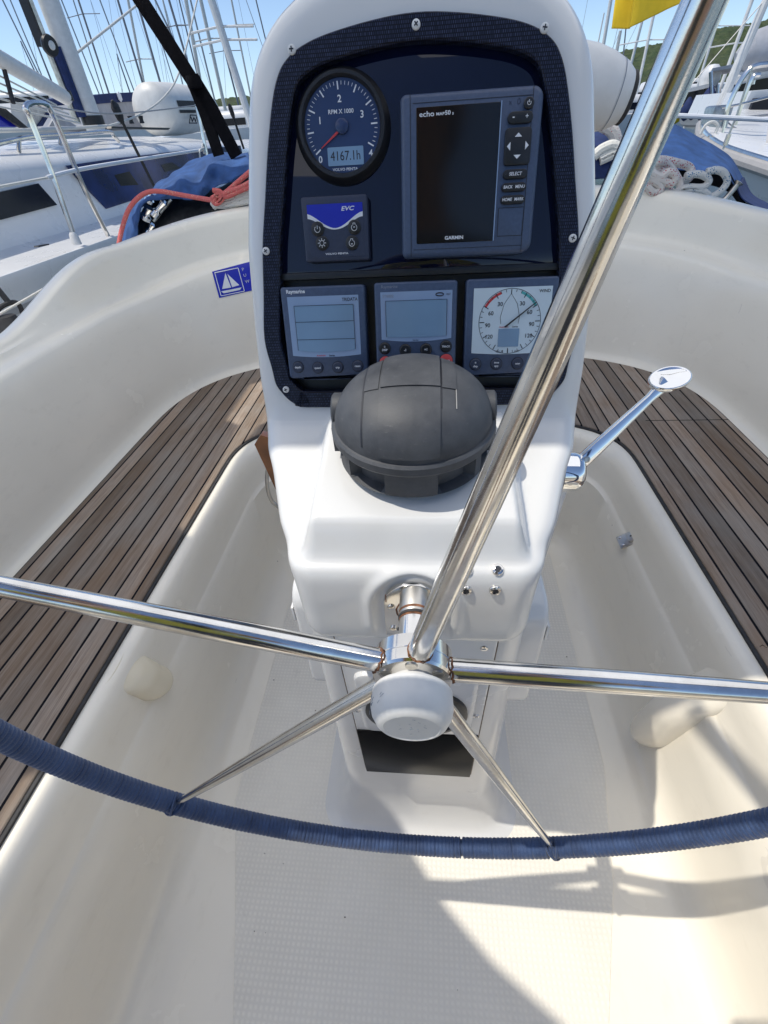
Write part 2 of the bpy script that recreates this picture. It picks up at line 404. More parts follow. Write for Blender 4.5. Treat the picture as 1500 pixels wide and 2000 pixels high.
# ================================================================== OWN YACHT: cockpit
yacht = thing('sailing_yacht', 'white sailing yacht cockpit with grey teak seats around the wheel', 'yacht')
def uloop(a, yf, z, y0, n, ya=-.9, N=64, M=44):
    """plan loop: straight sides at x=+-a, superelliptic forward end, straight stern line"""
    P = []
    zf = z if callable(z) else (lambda x, y: z)
    for i in range(M): P.append((-a, ya + (y0 - ya) * i / M))
    for i in range(N + 1):
        t = PI - PI * i / N; c, s_ = math.cos(t), math.sin(t)
        P.append((a * math.copysign(abs(c) ** (2 / n), c), y0 + (yf - y0) * abs(s_) ** (2 / n)))
    for i in range(1, M + 1): P.append((a, y0 + (ya - y0) * i / M))
    for i in range(1, 6): P.append((a - 2 * a * i / 6, ya))
    return [(x, y, zf(x, y)) for x, y in P]
def ztop(x, y): return .86 + .135 * ss(1.30, 1.98, y) + .075 * ss(2.0, 2.6, y)
def zledge(x, y): return .815 + .07 * ss(1.9, 2.5, y)
shell = MB()
T = [(.47, 1.42, 0, 1.12, 3), (.51, 1.455, .002, 1.15, 3), (.537, 1.48, .009, 1.17, 3), (.557, 1.50, .022, 1.18, 3), (.572, 1.515, .041, 1.19, 3), (.582, 1.525, .065, 1.195, 3), (.588, 1.53, .095, 1.2, 3),
     (.600, 1.545, .19, 1.22, 3), (.610, 1.555, .292, 1.23, 3), (.620, 1.562, .299, 1.24, 3), (.6235, 1.567, .305, 1.24, 3), (.630, 1.575, .35, 1.25, 3),
     (.637, 1.585, .385, 1.26, 3), (.646, 1.595, .405, 1.27, 3), (.658, 1.608, .4165, 1.28, 3), (.672, 1.62, .420, 1.29, 3),
     (1.095, 2.30, .420, 1.55, 2.8), (1.108, 2.315, .423, 1.55, 2.8), (1.118, 2.326, .432, 1.55, 2.8), (1.126, 2.334, .45, 1.55, 2.8)]
L = [uloop(a, yf, z, y0, n, -.9 - .1 * (a > .66)) for a, yf, z, y0, n in T]
for k in range(1, 9):
    t = k / 9; L.append(uloop(1.126 + .058 * t, 2.334 + .09 * t, (lambda x, y, t=t: .45 + (zledge(x, y) - .03 - .45) * t), 1.55, 2.8, -1))
for da, dz in ((.062, -.014), (.068, -.004), (.078, .002), (.100, .005), (.116, .008), (.124, .014), (.129, .026)):
    L.append(uloop(1.126 + da, 2.334 + .09 + (da - .058) * 1.2, (lambda x, y, dz=dz: min(zledge(x, y) + dz, ztop(x, y) - .004)), 1.55, 2.8, -1))
for t in (.3, .6, .85):
    L.append(uloop(1.256 + .018 * t, 2.50 + .03 * t, (lambda x, y, t=t: zledge(x, y) + .024 + max(0, ztop(x, y) - .016 - zledge(x, y) - .024) * t), 1.55, 2.8, -1))
for a, yf, dz in ((1.274, 2.532, -.012), (1.281, 2.54, -.004), (1.294, 2.553, 0), (1.325, 2.58, -.001), (1.342, 2.597, -.008), (1.352, 2.607, -.024), (1.36, 2.62, -.07)):
    L.append(uloop(a, yf, (lambda x, y, dz=dz: ztop(x, y) + dz), 1.55, 2.8, -1))
L.append(uloop(1.40, 2.68, .62, 1.55, 2.8, -1.05)); L.append(uloop(1.72, 3.1, .60, 1.55, 2.4, -1.1)); L.append(uloop(1.76, 3.2, .54, 1.55, 2.4, -1.1)); L.append(uloop(1.6, 3.1, -1.1, 1.55, 2.4, -1.1))
shell.loops(L, True, True, False)
shell.build('cockpit_moulding', 'gel_cockpit', yacht, ang=50)
MB().prism([(-.34, -.85), (.33, -.85), (.335, .04), (.42, .30), (.47, .55), (.485, 1.40), (-.485, 1.40), (-.47, .42), (-.395, .19), (-.35, .04)], .0, .0022, .0012).build('nonskid_panel', 'nonskid', yacht, ang=20)
# teak deck on the seats
dk = MB(); A = lambda z, d=0: uloop(1.085 - d, 2.285 - d, z, 1.55, 2.8, -.88)[:44 + 65 + 44]
B = lambda z, d=0: uloop(.692 + d, 1.64 + d, z, 1.29, 3, -.88)[:44 + 65 + 44]
dk.loops([B(.4205), B(.4285), B(.4305, .002), A(.4305, .002), A(.4285), A(.4205)], False)
dk.build('teak_deck', 'teak', yacht, ang=30)
# black caulk margin along the deck edge
mg = MB(); mg.loops([uloop(.6845, 1.632, .4203, 1.29, 3, -.88)[:153], uloop(.6845, 1.632, .4262, 1.29, 3, -.88)[:153], B(.4262)], False)
mg.loops([uloop(1.091, 2.291, .4203, 1.55, 2.8, -.88)[:153], uloop(1.091, 2.291, .4262, 1.55, 2.8, -.88)[:153], A(.4262)], False)
mg.build('deck_caulk', 'black_rubber', yacht)
# moulded foot braces low on the seat fronts
def brace(sx, yc, z0, z1, out, mat='gel_cockpit'):
    mb = MB(); L = []; NT = 30
    for i in range(NT + 1):
        t = i / NT; zc = z0 + (z1 - z0) * t
        cap = math.sqrt(max(.0005, 1 - max(0, (t - .72) / .28) ** 2)); hw = .050 * (1 - .12 * t) * cap; dep = out * ss(0, .5, t) * cap
        zz = zc; xb = interp([(.0, .575), (.08, .588), (.19, .600), (.292, .610), (.35, .630), (.385, .637), (.42, .665)], zz)
        L.append([(sx * (xb + .012 - (dep + .012) * max(0, math.sin(PI * k / 20)) ** .8), yc + .03 * t + hw * math.cos(PI * k / 20), zc) for k in range(21)])
    mb.loops(L, False)
    return mb.build('foot_brace', mat, yacht, ang=80)
brace(1, .58, .38, .03, .065).__setitem__('label', 'moulded foot brace on the right seat front')
brace(-1, .525, .419, .29, .030, 'stain').__setitem__('label', 'yellow stained foot brace on the left seat front')
# stainless latch on the right seat front
bpy.context.view_layer.update()
_sh = bpy.data.objects['cockpit_moulding']; _d = (CM @ _cray(1221, 1056)).normalized(); _ok, _loc, _n, _ = _sh.ray_cast(CAM, _d)
_n = -_n if _n.dot(_d) > 0 else _n; _y = Vector((0, 1, 0)); _x = _y.cross(_n).normalized(); _y = _n.cross(_x)
lt = MB(); lt.M = Matrix(((_x.x, _y.x, _n.x, _loc.x), (_x.y, _y.y, _n.y, _loc.y), (_x.z, _y.z, _n.z, _loc.z), (0, 0, 0, 1))) @ Matrix.Rotation(PI, 4, 'Z')
lt.rrect(-.028, .020, -.026, .026, .004, 0, .003, .001); lt.rrect(-.034, -.008, -.020, .020, .008, .003, .010, .002)
la = lt.build('locker_latch', 'steel_dull', yacht)
ls = MB(); ls.M = lt.M
for x, y in ((.010, -.016), (.010, .016)):
    ls = MB(); ls.M = lt.M; ls.lathe([(.0045, .003), (.004, .0050), (.001, .0056)], 12, (x, y, 0)); ls.build('screw', 'steel', la)
ls = MB(); ls.M = lt.M; ls.lathe([(.003, .0102), (.003, .0106)], 10, (-.02, 0, 0)); ls.build('keyhole', 'black_plastic', la)
# scuffs
sc = MB()
for (px, py, dx, dy) in ((1270, 1085, 5, 12), (1275, 1093, -3, 9), (1498, 1265, 0, 0)):
    p = at(px, py, 'X', .634); sc.tube([p, p + Vector((.0, .010, -.006)), p + Vector((0, .012, -.014))], .0009, 5)
for _ in range(30):
    x = random.uniform(-.5, .55); y = random.uniform(.05, 1.1); l = random.uniform(.0008, .0028); a = random.uniform(0, PI)
    sc.box(x, x + l * 1.6, y, y + l, .0029, .0033)
sc.build('dirt_specks', 'seam_grime', yacht)['kind'] = 'stuff'
# ensign-style sticker on the coaming
def wallpt(px, py): return at(px, py, 'Y', 2.2)
p00 = at(426, 582, 'Y', 2.20); p10 = at(490, 566, 'Y', 2.28); p01 = at(413, 533, 'Y', 2.20); p11 = at(485, 514, 'Y', 2.28)
st_x = (p10 - p00).normalized(); st_y = (p01 - p00).normalized(); st_n = st_x.cross(st_y).normalized(); st_y = st_n.cross(st_x)
# seat it on the wall by casting towards the shell
dg = bpy.context.evaluated_depsgraph_get(); sh = bpy.data.objects['cockpit_moulding']
def on_shell(px, py, off=.0015):
    d = (CM @ _cray(px, py)).normalized(); ok, loc, nrm, _ = sh.ray_cast(CAM, d)
    if nrm.dot(d) > 0: nrm = -nrm
    return loc + nrm * off
def sheet_on_shell(corners, nx, ny, off):
    c00, c10, c11, c01 = [Vector(c) for c in corners]; G = []
    for j in range(ny + 1):
        row = []
        for i in range(nx + 1):
            u, v = i / nx, j / ny; q = (c00 * (1 - u) + c10 * u) * (1 - v) + (c01 * (1 - u) + c11 * u) * v
            row.append(on_shell(q.x, q.y, off))
        G.append(row)
    return G
stk = MB(); stk.loops(sheet_on_shell([(428, 582), (520, 561), (508, 506), (414, 531)], 10, 6, .002), False)
sto = stk.build('safety_sticker', 'evc_blue', yacht, label='blue sticker with a white sailing boat on the coaming')
def stq(u, v):  # sticker coords 0..1.7 , 0..1
    a = Vector((428, 582)); b = Vector((520, 561)); c = Vector((414, 531)); q = a + (b - a) * (u / 1.7) + (c - a) * v
    return on_shell(q.x, q.y, .0035)
sk = MB()
def stpoly(P): sk.add([stq(*p) for p in P], [tuple(range(len(P)))])
stpoly([(.50, .28), (.44, .85), (.18, .30)]); stpoly([(.54, .28), (.50, .80), (.80, .30)]); stpoly([(.12, .22), (.86, .20), (.78, .12), (.2, .13)])
for a_, b_ in (((.08, .06), (.92, .04)), ((.92, .04), (.92, .93)), ((.92, .93), (.08, .94)), ((.08, .94), (.08, .06))):
    d = Vector((b_[0] - a_[0], b_[1] - a_[1])).normalized() * .012; nn = (-d[1], d[0])
    stpoly([(a_[0] - nn[0], a_[1] - nn[1]), (b_[0] - nn[0], b_[1] - nn[1]), (b_[0] + nn[0], b_[1] + nn[1]), (a_[0] + nn[0], a_[1] + nn[1])])
sk.build('emblem', 'print_white', sto, False)
tx = MB(); tm = MB()
tm.text('P', 1.03, .83, .16, 0, 'LEFT', .02); tm.text('U', 1.03, .60, .15, 0, 'LEFT', .02); tm.text('W', 1.03, .36, .15, 0, 'LEFT', .02)
tx.add([stq(v.x, v.y) for v in tm.v], tm.f); tx.build('lettering', 'print_white', sto, False)

# ================================================================== BIMINI overhead (unseen; panels and slits shaped to cast the cockpit shade)
HB = 2.25
def sh2(x0, y0, h=HB): return Vector((x0 - KX * h, y0 + KY * h, h))
bim = thing('shade_bimini', 'unseen pale awning on steel hoops, cut to shape the cockpit shade and fill', 'awning', (0, 0, 2.2))
def canvas(P):
    mb = MB(); top = [tuple(sh2(x, y) - Vector((0, 0, 2.2))) for x, y in P]
    mb.add(top, [tuple(range(len(top)))]); return mb.build('canvas', 'awning_fill_cloth', bim, False)
canvas([(-.478, .605), (-.10, .605), (-.06, .45), (-.02, .34), (.06, .24), (.15, .16), (.27, .085), (.36, -.02), (.42, -.2), (.46, -.6), (-.478, -.35)])
canvas([(-1.7, .605), (-.479, .605), (-.479, .35), (-.52, .33), (-.52, .10), (-.479, .08), (-.479, -.35), (-1.7, -.35)])
canvas([(-1.7, .61), (-.479, .61), (-.479, .98), (-.52, 1.02), (-.52, 1.40), (-.53, 1.62), (-.60, 1.66), (-.60, 2.0), (-.45, 2.1), (-.45, 2.75), (-1.0, 2.75), (-1.05, 2.2), (-1.7, 1.6)])
canvas([(-.478, .61), (.95, .61), (.95, .22), (2.4, .22), (2.4, 1.9), (1.85, 2.75), (-.448, 2.75), (-.448, 2.1), (-.40, 2.0), (-.40, 1.66), (-.45, 1.62), (-.478, 1.40)])
hp2 = MB()
for P in ([sh2(.72, .585), sh2(.80, .30)], [sh2(.80, .30), sh2(1.1, .36)]):
    m = MB(); m.tube([p - Vector((0, 0, 2.2)) for p in P], .018, 10); m.build('shadow_bar', 'steel', bim)  # unseen tubes added to lay bar shadows on the right seat front
for P in ([sh2(-1.0, .605), sh2(1.75, .605)], [sh2(-1.0, 2.73), sh2(1.75, 2.73)]):
    m = MB(); m.tube([p - Vector((0, 0, 2.2)) for p in P], .012, 10); m.build('hoop', 'steel', bim)
# ================================================================== HELM PEDESTAL
ped = thing('steering_pedestal', 'white moulded helm pedestal carrying the instruments and compass', 'pedestal', (0, .62, 0))
PM = Matrix.Translation((0, -.62, 0))                # world -> pedestal local
TS, TC = math.sin(R(15)), math.cos(R(15))
PANEL = Matrix(((1, 0, 0, 0), (0, TS, -TC, .62), (0, TC, TS, 1.3), (0, 0, 0, 1)))   # panel coords (u,v,w) -> world
def PP(u, v, w=0): return PANEL @ Vector((u, v, w))
UC = -.004
def hw_head(v):
    base = interp([(-.30, .2085), (-.25, .2100), (-.19, .2085), (-.10, .2035), (0, .187), (.135, .165)], v)
    if v > .015: base *= max(0, 1 - ((v - .015) / .122) ** 2.7) ** (1 / 2.7)
    return base
def hb_in(v): return interp([(-.276, 0), (-.274, .160), (-.262, .171), (-.20, .1785), (-.10, .1665), (-.01, .148), (.03, .1375), (.050, .127), (.0615, .112), (.071, .080), (.0755, .045), (.078, 0)], v) if -.276 < v < .078 else 0
prof = []                                            # y, z, half width, normal y, normal z
vv = [.015 + .122 * math.cos(PI / 2 * i / 30) for i in range(31)] + [.015 - .010 * i for i in range(1, 31)]
for v in vv:
    p = PP(0, v, -.008); prof.append((p.y, p.z, hw_head(v), -TC, TS))
P2 = catmull([(.5475, 1.0065, .2080), (.540, 1.0000, .2070), (.526, .9930, .2040), (.505, .9865, .1990), (.47, .979, .1850), (.43, .970, .1720), (.39, .961, .1590), (.362, .953, .1465),
              (.337, .950, .1390), (.3275, .940, .1355), (.3235, .918, .1330), (.322, .885, .1315), (.322, .858, .131), (.3245, .843, .1295), (.331, .835, .127), (.342, .832, .123)], 7)
hwm = [tuple(p) for p in P2]
for i in range(len(P2)):
    if i == 0: continue
    a = P2[i - 1]; b = P2[min(i + 1, len(P2) - 1)]; d = Vector((b[0] - a[0], b[1] - a[1])).normalized()
    prof.append((P2[i][0], P2[i][1], P2[i][2], d[1], -d[0]))
_n = [Vector((q[3], q[4])) for q in prof]
_k0 = len(vv) - 6
for i in range(_k0, len(prof)):
    if i < len(vv): continue
    g_ = R(interp([(.832, -8), (.85, 0), (.90, 4), (.93, 14), (.955, 32), (.975, 40), (.992, 30), (1.006, 16)], prof[i][1])); acc_ = Vector((-math.cos(g_), math.sin(g_)))
    prof[i] = (prof[i][0], prof[i][1], prof[i][2], acc_.x, acc_.y)
NU = 96; G = []; RR = .030
head_out = [(s_ * hw_head(v_), v_) for s_ in (-1, 1) for v_ in [.015 + .122 * math.cos(PI / 2 * k / 60) for k in range(61)]]
for i, (y, z, hw, ny, nz) in enumerate(prof):
    row = []; head = i < len(vv); v_ = vv[i] if head else -1
    for j in range(NU + 1):
        u = -1 + 2 * j / NU; u = math.copysign(1 - (1 - abs(u)) ** 1.5, u); x = u * hw
        d = hw - abs(x)
        if head and v_ > .0: d = min(d, min(math.hypot(x - a, v_ - b) for a, b in head_out))
        roll = RR * (1 - math.sqrt(max(0, 1 - (1 - min(d, RR) / RR) ** 2)))
        yy, zz = y, z
        if not head:
            m = ss(.124, .103, abs(x))
            if z > .90:                              # compass pod raised out of the slope
                zz += .040 * m * ss(.338, .364, y) * ss(.552, .515, y)
            if z < .955:                             # shallow arched recess round the wheel shaft
                rd = math.hypot(x, max(0, z - .903)); ring = .047; fd = ss(.956, .942, z)
                yy -= .0042 * fd * math.exp(-((rd - ring) / .006) ** 2) * ss(.850, .875, z)
                yy += .003 * fd * ss(ring, ring - .010, rd) * ss(.838, .850, z)
        if head and abs(x) < hb_in(v_): yy += .032 * TC; zz -= .032 * TS
        row.append((x + UC, yy - ny * roll, zz - nz * roll))
    l, r_ = row[0], row[-1]
    dy = .19 if z > 1.0 else .19 + (1.0 - z) * .5
    def side(q, s_, f=0): return [(q[0] - s_ * a, q[1] + b, q[2] - nz * c) for a, b, c in ((.003, .03, .008), (.010, dy * .6, .03), (.04 * (hw > .08), dy, .05))]
    row = list(reversed(side(l, -1))) + row + side(r_, 1)
    G.append(row)
bot = G[-1]
pb = MB(); pb.M = PM
pb.loops(list(reversed(G)) , False)
pb.loops([bot, [(UC + (q[0] - UC) * .93, q[1] + .02, q[2] + .0) for q in bot], [(UC + (q[0] - UC) * .8, .62, .83) for q in bot]], False)
n = len(G); pb.add([g[0] for g in G] + [g[-1] for g in G], [(i, i + 1, i + 1 + n, i + n) for i in range(n - 1)])
pb.build('pedestal_head', 'gel_white', ped, ang=60)

def colring(z, y, hw, r, yb, ex=0):
    P = rr(-hw - ex + UC, hw + ex + UC, y - ex, yb, (.05, .05, r, r), 8); return [(a, b, z) for a, b in P]
cl = MB(); cl.M = PM
cl.loops([colring(.838, .357, .140, .028, .66), colring(.80, .360, .1405, .028, .66), colring(.60, .374, .146, .03, .67), colring(.30, .396, .156, .035, .69), colring(.14, .410, .163, .04, .70),
          colring(.09, .412, .168, .045, .71, .004), colring(.05, .410, .172, .05, .72, .012), colring(.022, .407, .178, .06, .73, .020), colring(.010, .406, .184, .07, .74, .032), colring(.0045, .405, .186, .08, .75, .044), colring(.0001, .405, .187, .08, .75, .052)], True, True, False)
cl.build('column', 'gel_white', ped, ang=50)
sm = MB(); sm.M = PM; sm.loops([colring(.8375, .350, .1385, .026, .64), colring(.8300, .350, .1385, .026, .64)], True, True, True)
sm.build('seam', 'seam_grime', ped)
# removable access panel with its window, on the column face
FA = math.atan2(.039, .538)
FRONT = Matrix(((1, 0, 0, UC), (0, -math.sin(FA), -math.cos(FA), .357), (0, math.cos(FA), -math.sin(FA), .838), (0, 0, 0, 1)))
def front(): m = MB(); m.M = PM @ FRONT; return m
acc = front().rrect(-.104, .104, -.545, -.012, .008, .001, .0045, .002).build('access_panel', 'gel_white', ped, ang=40)
front().rrect(-.1058, .1058, -.548, -.010, .009, -.001, .0016).build('panel_gap', 'seam_grime', acc)
for x, y in ((-.092, -.056), (.088, -.056), (-.095, -.26), (.094, -.26)):
    m = front(); m.lathe([(.0052, .0045), (.0048, .006), (.0024, .0066), (.0022, .0056), (.0001, .0056)], 14, (x, y, 0)); m.build('screw', 'steel', acc)
front().rrect(-.089, .089, -.322, -.128, .018, .0045, .013, .006).build('gauge_surround', 'gel_white', ped)
m = front(); m.lathe([(.078, .013), (.078, .019), (.074, .0215), (.068, .0215), (.066, .016), (.064, .0145)], 48, (.000, -.232, 0)); gr = m.build('gauge_ring', 'black_plastic', ped)
m = front(); m.lathe([(.064, .014), (.001, .0142)], 40, (.0, -.232, 0)); m.build('gauge_glass', 'gloss_black', gr)
m = front(); m.text('STARTS', .045, -.258, .008, .0150, weight=.01, rot=.1); m.tube([(.0 + .05 * math.cos(t / 12 * PI), -.232 + .05 * math.sin(t / 12 * PI), .015) for t in range(-10, -1)], .0006, 5)
m.build('lettering', 'print_grey', gr, False)
win = front().rrect(-.1035, .1030, -.541, -.335, .002, .0046, .0072, .001).build('dark_window', 'window_black', ped, ang=30)
# bolts on the face right of the shaft
def cast_on(oname, px, py):
    bpy.context.view_layer.update(); ob = bpy.data.objects[oname]; inv = ob.matrix_world.inverted()
    d = (CM @ _cray(px, py)).normalized(); ok, loc, nrm, _ = ob.ray_cast(inv @ CAM, inv.to_3x3() @ d)
    loc = ob.matrix_world @ loc; nrm = (ob.matrix_world.to_3x3() @ nrm).normalized()
    return loc, (-nrm if nrm.dot(d) > 0 else nrm)
for (px, py) in ((912, 1113), (972, 1113), (910, 1152), (967, 1152)):
    loc, nrm = cast_on('pedestal_head', px, py); BM = PM @ Matrix.Translation(loc) @ nrm.to_track_quat('Z', 'Y').to_matrix().to_4x4()
    m = MB(); m.M = BM; m.lathe([(.0064, -.004), (.0064, .0008), (.0054, .0026), (.0034, .0032), (.0030, .0015), (.0001, .0014)], 18); b_ = m.build('bolt', 'steel', ped)
    m = MB(); m.M = BM; m.lathe([(.0029, .0020), (.0001, .0021)], 6); m.build('socket', 'print_black', b_)
# shaft plate: round-topped stainless plate
FACE = Matrix(((1, 0, 0, UC), (0, 0, -1, .3235), (0, 1, 0, .900), (0, 0, 0, 1)))
m = MB(); m.M = PM @ FACE
m.prism([(-.031, -.046), (.031, -.046)] + [(.031 * math.cos(R(a)), .008 + .031 * math.sin(R(a))) for a in range(0, 181, 9)], -.002, .0035, .001)
pl = m.build('shaft_plate', 'steel', ped, ang=30)
for x, y in ((-.0235, .004), (-.0225, -.034), (.0235, .004)):
    m = MB(); m.M = PM @ FACE; m.lathe([(.004, .0035), (.0038, .005), (.0015, .0058)], 14, (x, y, 0)); m.build('screw', 'steel', pl)
m = MB(); m.M = PM @ FACE; m.rrect(-.018, -.006, -.0365, -.0325, .001, .0036, .0042); m.build('slot', 'print_black', pl, False)
m = MB(); m.M = PM @ FACE; m.tube([(-.029 + .002 * random.random(), .012 + .012 * k, .0037) for k in range(2)], .0005, 5)
m.tube([(.018 * math.cos(t * .5), -.002 + .018 * math.sin(t * .5), .0036) for t in range(13)], .0009, 5); m.build('rust_stain', 'rust', pl)
# rounded covers on both flanks of the column
for sx, y0 in ((1, .44), (-1, .46)):
    m = MB(); m.M = PM @ Matrix(((0, 0, sx, UC + sx * .139), (1, 0, 0, y0), (0, 1, 0, .70), (0, 0, 0, 1)))
    m.rrect(-.055, .10, -.12, .12, .035, -.02, .034, .008, 8); sc_ = m.build('side_cover', 'gel_white', ped, ang=50, label='rounded white cover on the column flank')
    m = MB(); m.M = PM @ Matrix(((0, 0, sx, UC + sx * .139), (1, 0, 0, y0), (0, 1, 0, .70), (0, 0, 0, 1)))
    m.rrect(-.050, -.030, .055, .085, .002, .034, .0375, .001); m.build('catch', 'white_plastic', sc_)

# ---- instrument panel set into the head
def panel(): m = MB(); m.M = PM @ PANEL; return m
def hb(v): return interp([(-.284, .155), (-.272, .171), (-.255, .181), (-.20, .1885), (-.10, .1765), (-.01, .158), (.03, .1475), (.050, .139), (.0615, .129), (.071, .112), (.0785, .085), (.0855, .04), (.088, 0)], v)
def outline(d=0):
    vs = [.088, .0855, .0785, .071, .0615, .050, .03, -.01, -.055, -.10, -.15, -.20, -.235, -.255, -.266, -.275, -.281, -.284]
    P = [(UC + hb(v), v) for v in vs]
    P = P[1:]; Q = [(2 * UC - x, y) for x, y in reversed(P)]
    P = [(UC + .0, .0882)] + P + [(UC + .12, -.286), (UC - .12, -.286)] + Q
    P = [(p[0], p[1]) for p in catmull([(x, y, 0) for x, y in P], 4, True)]
    if d: P = inset(P, d)
    return P
O = outline(); m = panel()
I1 = inset(O, .0205)
m.loops([[(x, y, -.010) for x, y in O], [(x, y, -.0045) for x, y in O], [(x, y, -.0032) for x, y in inset(O, .0012)], [(x, y, -.0032) for x, y in inset(O, .0190)], [(x, y, -.0048) for x, y in I1], [(x, y, -.021) for x, y in I1]])
bz = m.build('bezel', 'weave', ped, ang=25, label='black woven-look frame round the instruments')
m = panel(); I2 = inset(O, .018)
def cutpoly(P, lo=None, hi=None):
    out = []
    for i in range(len(P)):
        a = P[i]; b = P[(i + 1) % len(P)]
        for c, s_ in ((lo, 1), (hi, -1)):
            pass
        ina = (lo is None or a[1] >= lo) and (hi is None or a[1] <= hi); inb = (lo is None or b[1] >= lo) and (hi is None or b[1] <= hi)
        if ina: out.append(a)
        if ina != inb:
            c = lo if lo is not None else hi; t = (c - a[1]) / (b[1] - a[1]); out.append((a[0] + (b[0] - a[0]) * t, c))
    return out
m.prism(cutpoly(I2, lo=-.129), -.022, -.0135, .001).build('upper_panel', 'gloss_black', ped, ang=30)
m = panel(); m.prism(cutpoly(I2, hi=-.1295), -.034, -.026).build('lower_panel', 'black_plastic', ped, ang=30)
m = panel(); m.prism([(-.187, -.136), (.18, -.136), (.18, -.1285), (-.187, -.1285)], -.026, -.0105, .0012).build('ledge', 'black_plastic', ped)
for k, (u, v) in enumerate([(-.126, .068), (-.003, .0785), (.118, .068), (-.1765, -.105), (.1665, -.106), (-.172, -.262), (-.1, -.2745), (.087, -.2745), (.164, -.262)]):
    m = panel(); m.lathe([(.0042, -.0034), (.0040, -.0018), (.0030, -.0009), (.0008, -.0006)], 20, (u, v, 0)); s1 = m.build('bezel_screw', 'white_plastic', ped)
    m = panel(); a = k * .7
    m.line([(u - .0022 * math.cos(a), v - .0022 * math.sin(a)), (u + .0022 * math.cos(a), v + .0022 * math.sin(a))], .0011, -.0011, -.0004)
    m.line([(u + .0022 * math.sin(a), v - .0022 * math.cos(a)), (u - .0022 * math.sin(a), v + .0022 * math.cos(a))], .0011, -.0011, -.00035); m.build('cross_slot', 'print_black', s1, False)

def inst(name, label, cat, u, v, w=0, group=None):
    t = thing(name, label, cat, PP(u, v, w), (R(75), 0, 0), group); return t

# ---- rev counter
t = inst('rev_counter', 'round blue engine rev counter with a red needle in the upper left panel', 'gauge', -.0805, .0055, -.0135)
MB().lathe([(.0505, 0), (.0505, .002), (.0475, .006), (.0460, .0105), (.0448, .0118), (.0420, .0118), (.0402, .0090), (.0398, .0065)], 64, cap=False).build('rim', 'black_plastic', t)
MB().lathe([(.0400, .0070), (.0001, .0071)], 56).build('dial', 'dial_blue', t)
def gauge_marks(mb, n, a0, a1, r0, r1, r1maj, w, wmaj, maj, z, mid=None):
    for i in range(n + 1):
        a = R(a0 + (a1 - a0) * i / n); big = i % maj == 0
        q = r1maj if big else (mid if (mid and i % (maj // 2) == 0) else r1)
        mb.line([(r0 * math.cos(a), r0 * math.sin(a)), (q * math.cos(a), q * math.sin(a))], wmaj if big or (mid and q == mid) else w, z, z + .0002)
m = MB(); gauge_marks(m, 40, 217, -29, .0372, .0342, .0305, .00050, .0013, 5, .0072)
for s_, x, y in (('0', -.0252, -.0272), ('1', -.0230, .0060), ('2', -.0012, .0228), ('3', .0215, .0090), ('4', .0292, -.0242)): m.text(s_, x, y, .0085, .0073, weight=.015)
m.text('RPM X 1000', -.0005, .0125, .0052, .0073, weight=.01); m.text('VOLVO PENTA', .001, -.0368, .0034, .0073, weight=.02, sx=1.2)
m.build('lettering', 'print_white', t, False)
m = MB(); m.prism([(-.0045, -.0032), (-.0034, -.0052), (-.0228, -.0180), (-.0232, -.0174)], .0085, .0092); m.build('needle', 'print_red', t, False)
MB().lathe([(.0068, .0074), (.0066, .0098), (.0055, .0105), (.0001, .0106)], 28).build('needle_hub', 'dial_blue', t)
dsp = MB().rrect(-.0170, .0215, -.0335, -.0172, .001, .0072, .0080).build('display', 'lcd', t, False)
MB().text('4167.1h', .0022, -.0254, .0118, .0081, weight=.0, sx=.86).build('digits', 'print_black', dsp, False)

# ---- engine control panel
t = inst('engine_control_panel', 'small square engine key panel with a bright blue crest and four buttons', 'control panel', -.0935, -.0865, -.0135)
MB().rrect(-.037, .037, -.032, .0315, .003, 0, .0125, .0022).build('housing', 'grey_plastic_dark', t)
MB().rrect(-.0305, .0315, -.0275, .0245, .001, .0125, .0130).build('faceplate', 'grey_plastic_dark', t, False)
def crest(x): return .0085 - .0125 * math.cos(min(1, abs(x) / .031) * PI / 2) ** 1.6 + .0035
X_ = [-.0305 + .062 * i / 24 for i in range(25)]
MB().add([(x, .0238, .0132) for x in X_] + [(x, crest(x) + .0012, .0132) for x in X_], [(i, i + 1, i + 26, i + 25) for i in range(24)]).build('crest', 'evc_blue', t, False)
m = MB(); m.add([(x, crest(x) + .0010 + .0022 * (abs(x) / .031), .0133) for x in X_] + [(x, crest(x) - .0002 - .0012 * (abs(x) / .031), .0133) for x in X_], [(i, i + 1, i + 26, i + 25) for i in range(24)])
m.text('EVC', .0145, .0185, .0056, .0134, weight=.02, sx=1.4, shear=.25); m.text('VOLVO PENTA', 0, -.0245, .0026, .0132, weight=.02, sx=1.5)
m.build('lettering', 'print_white', t, False)
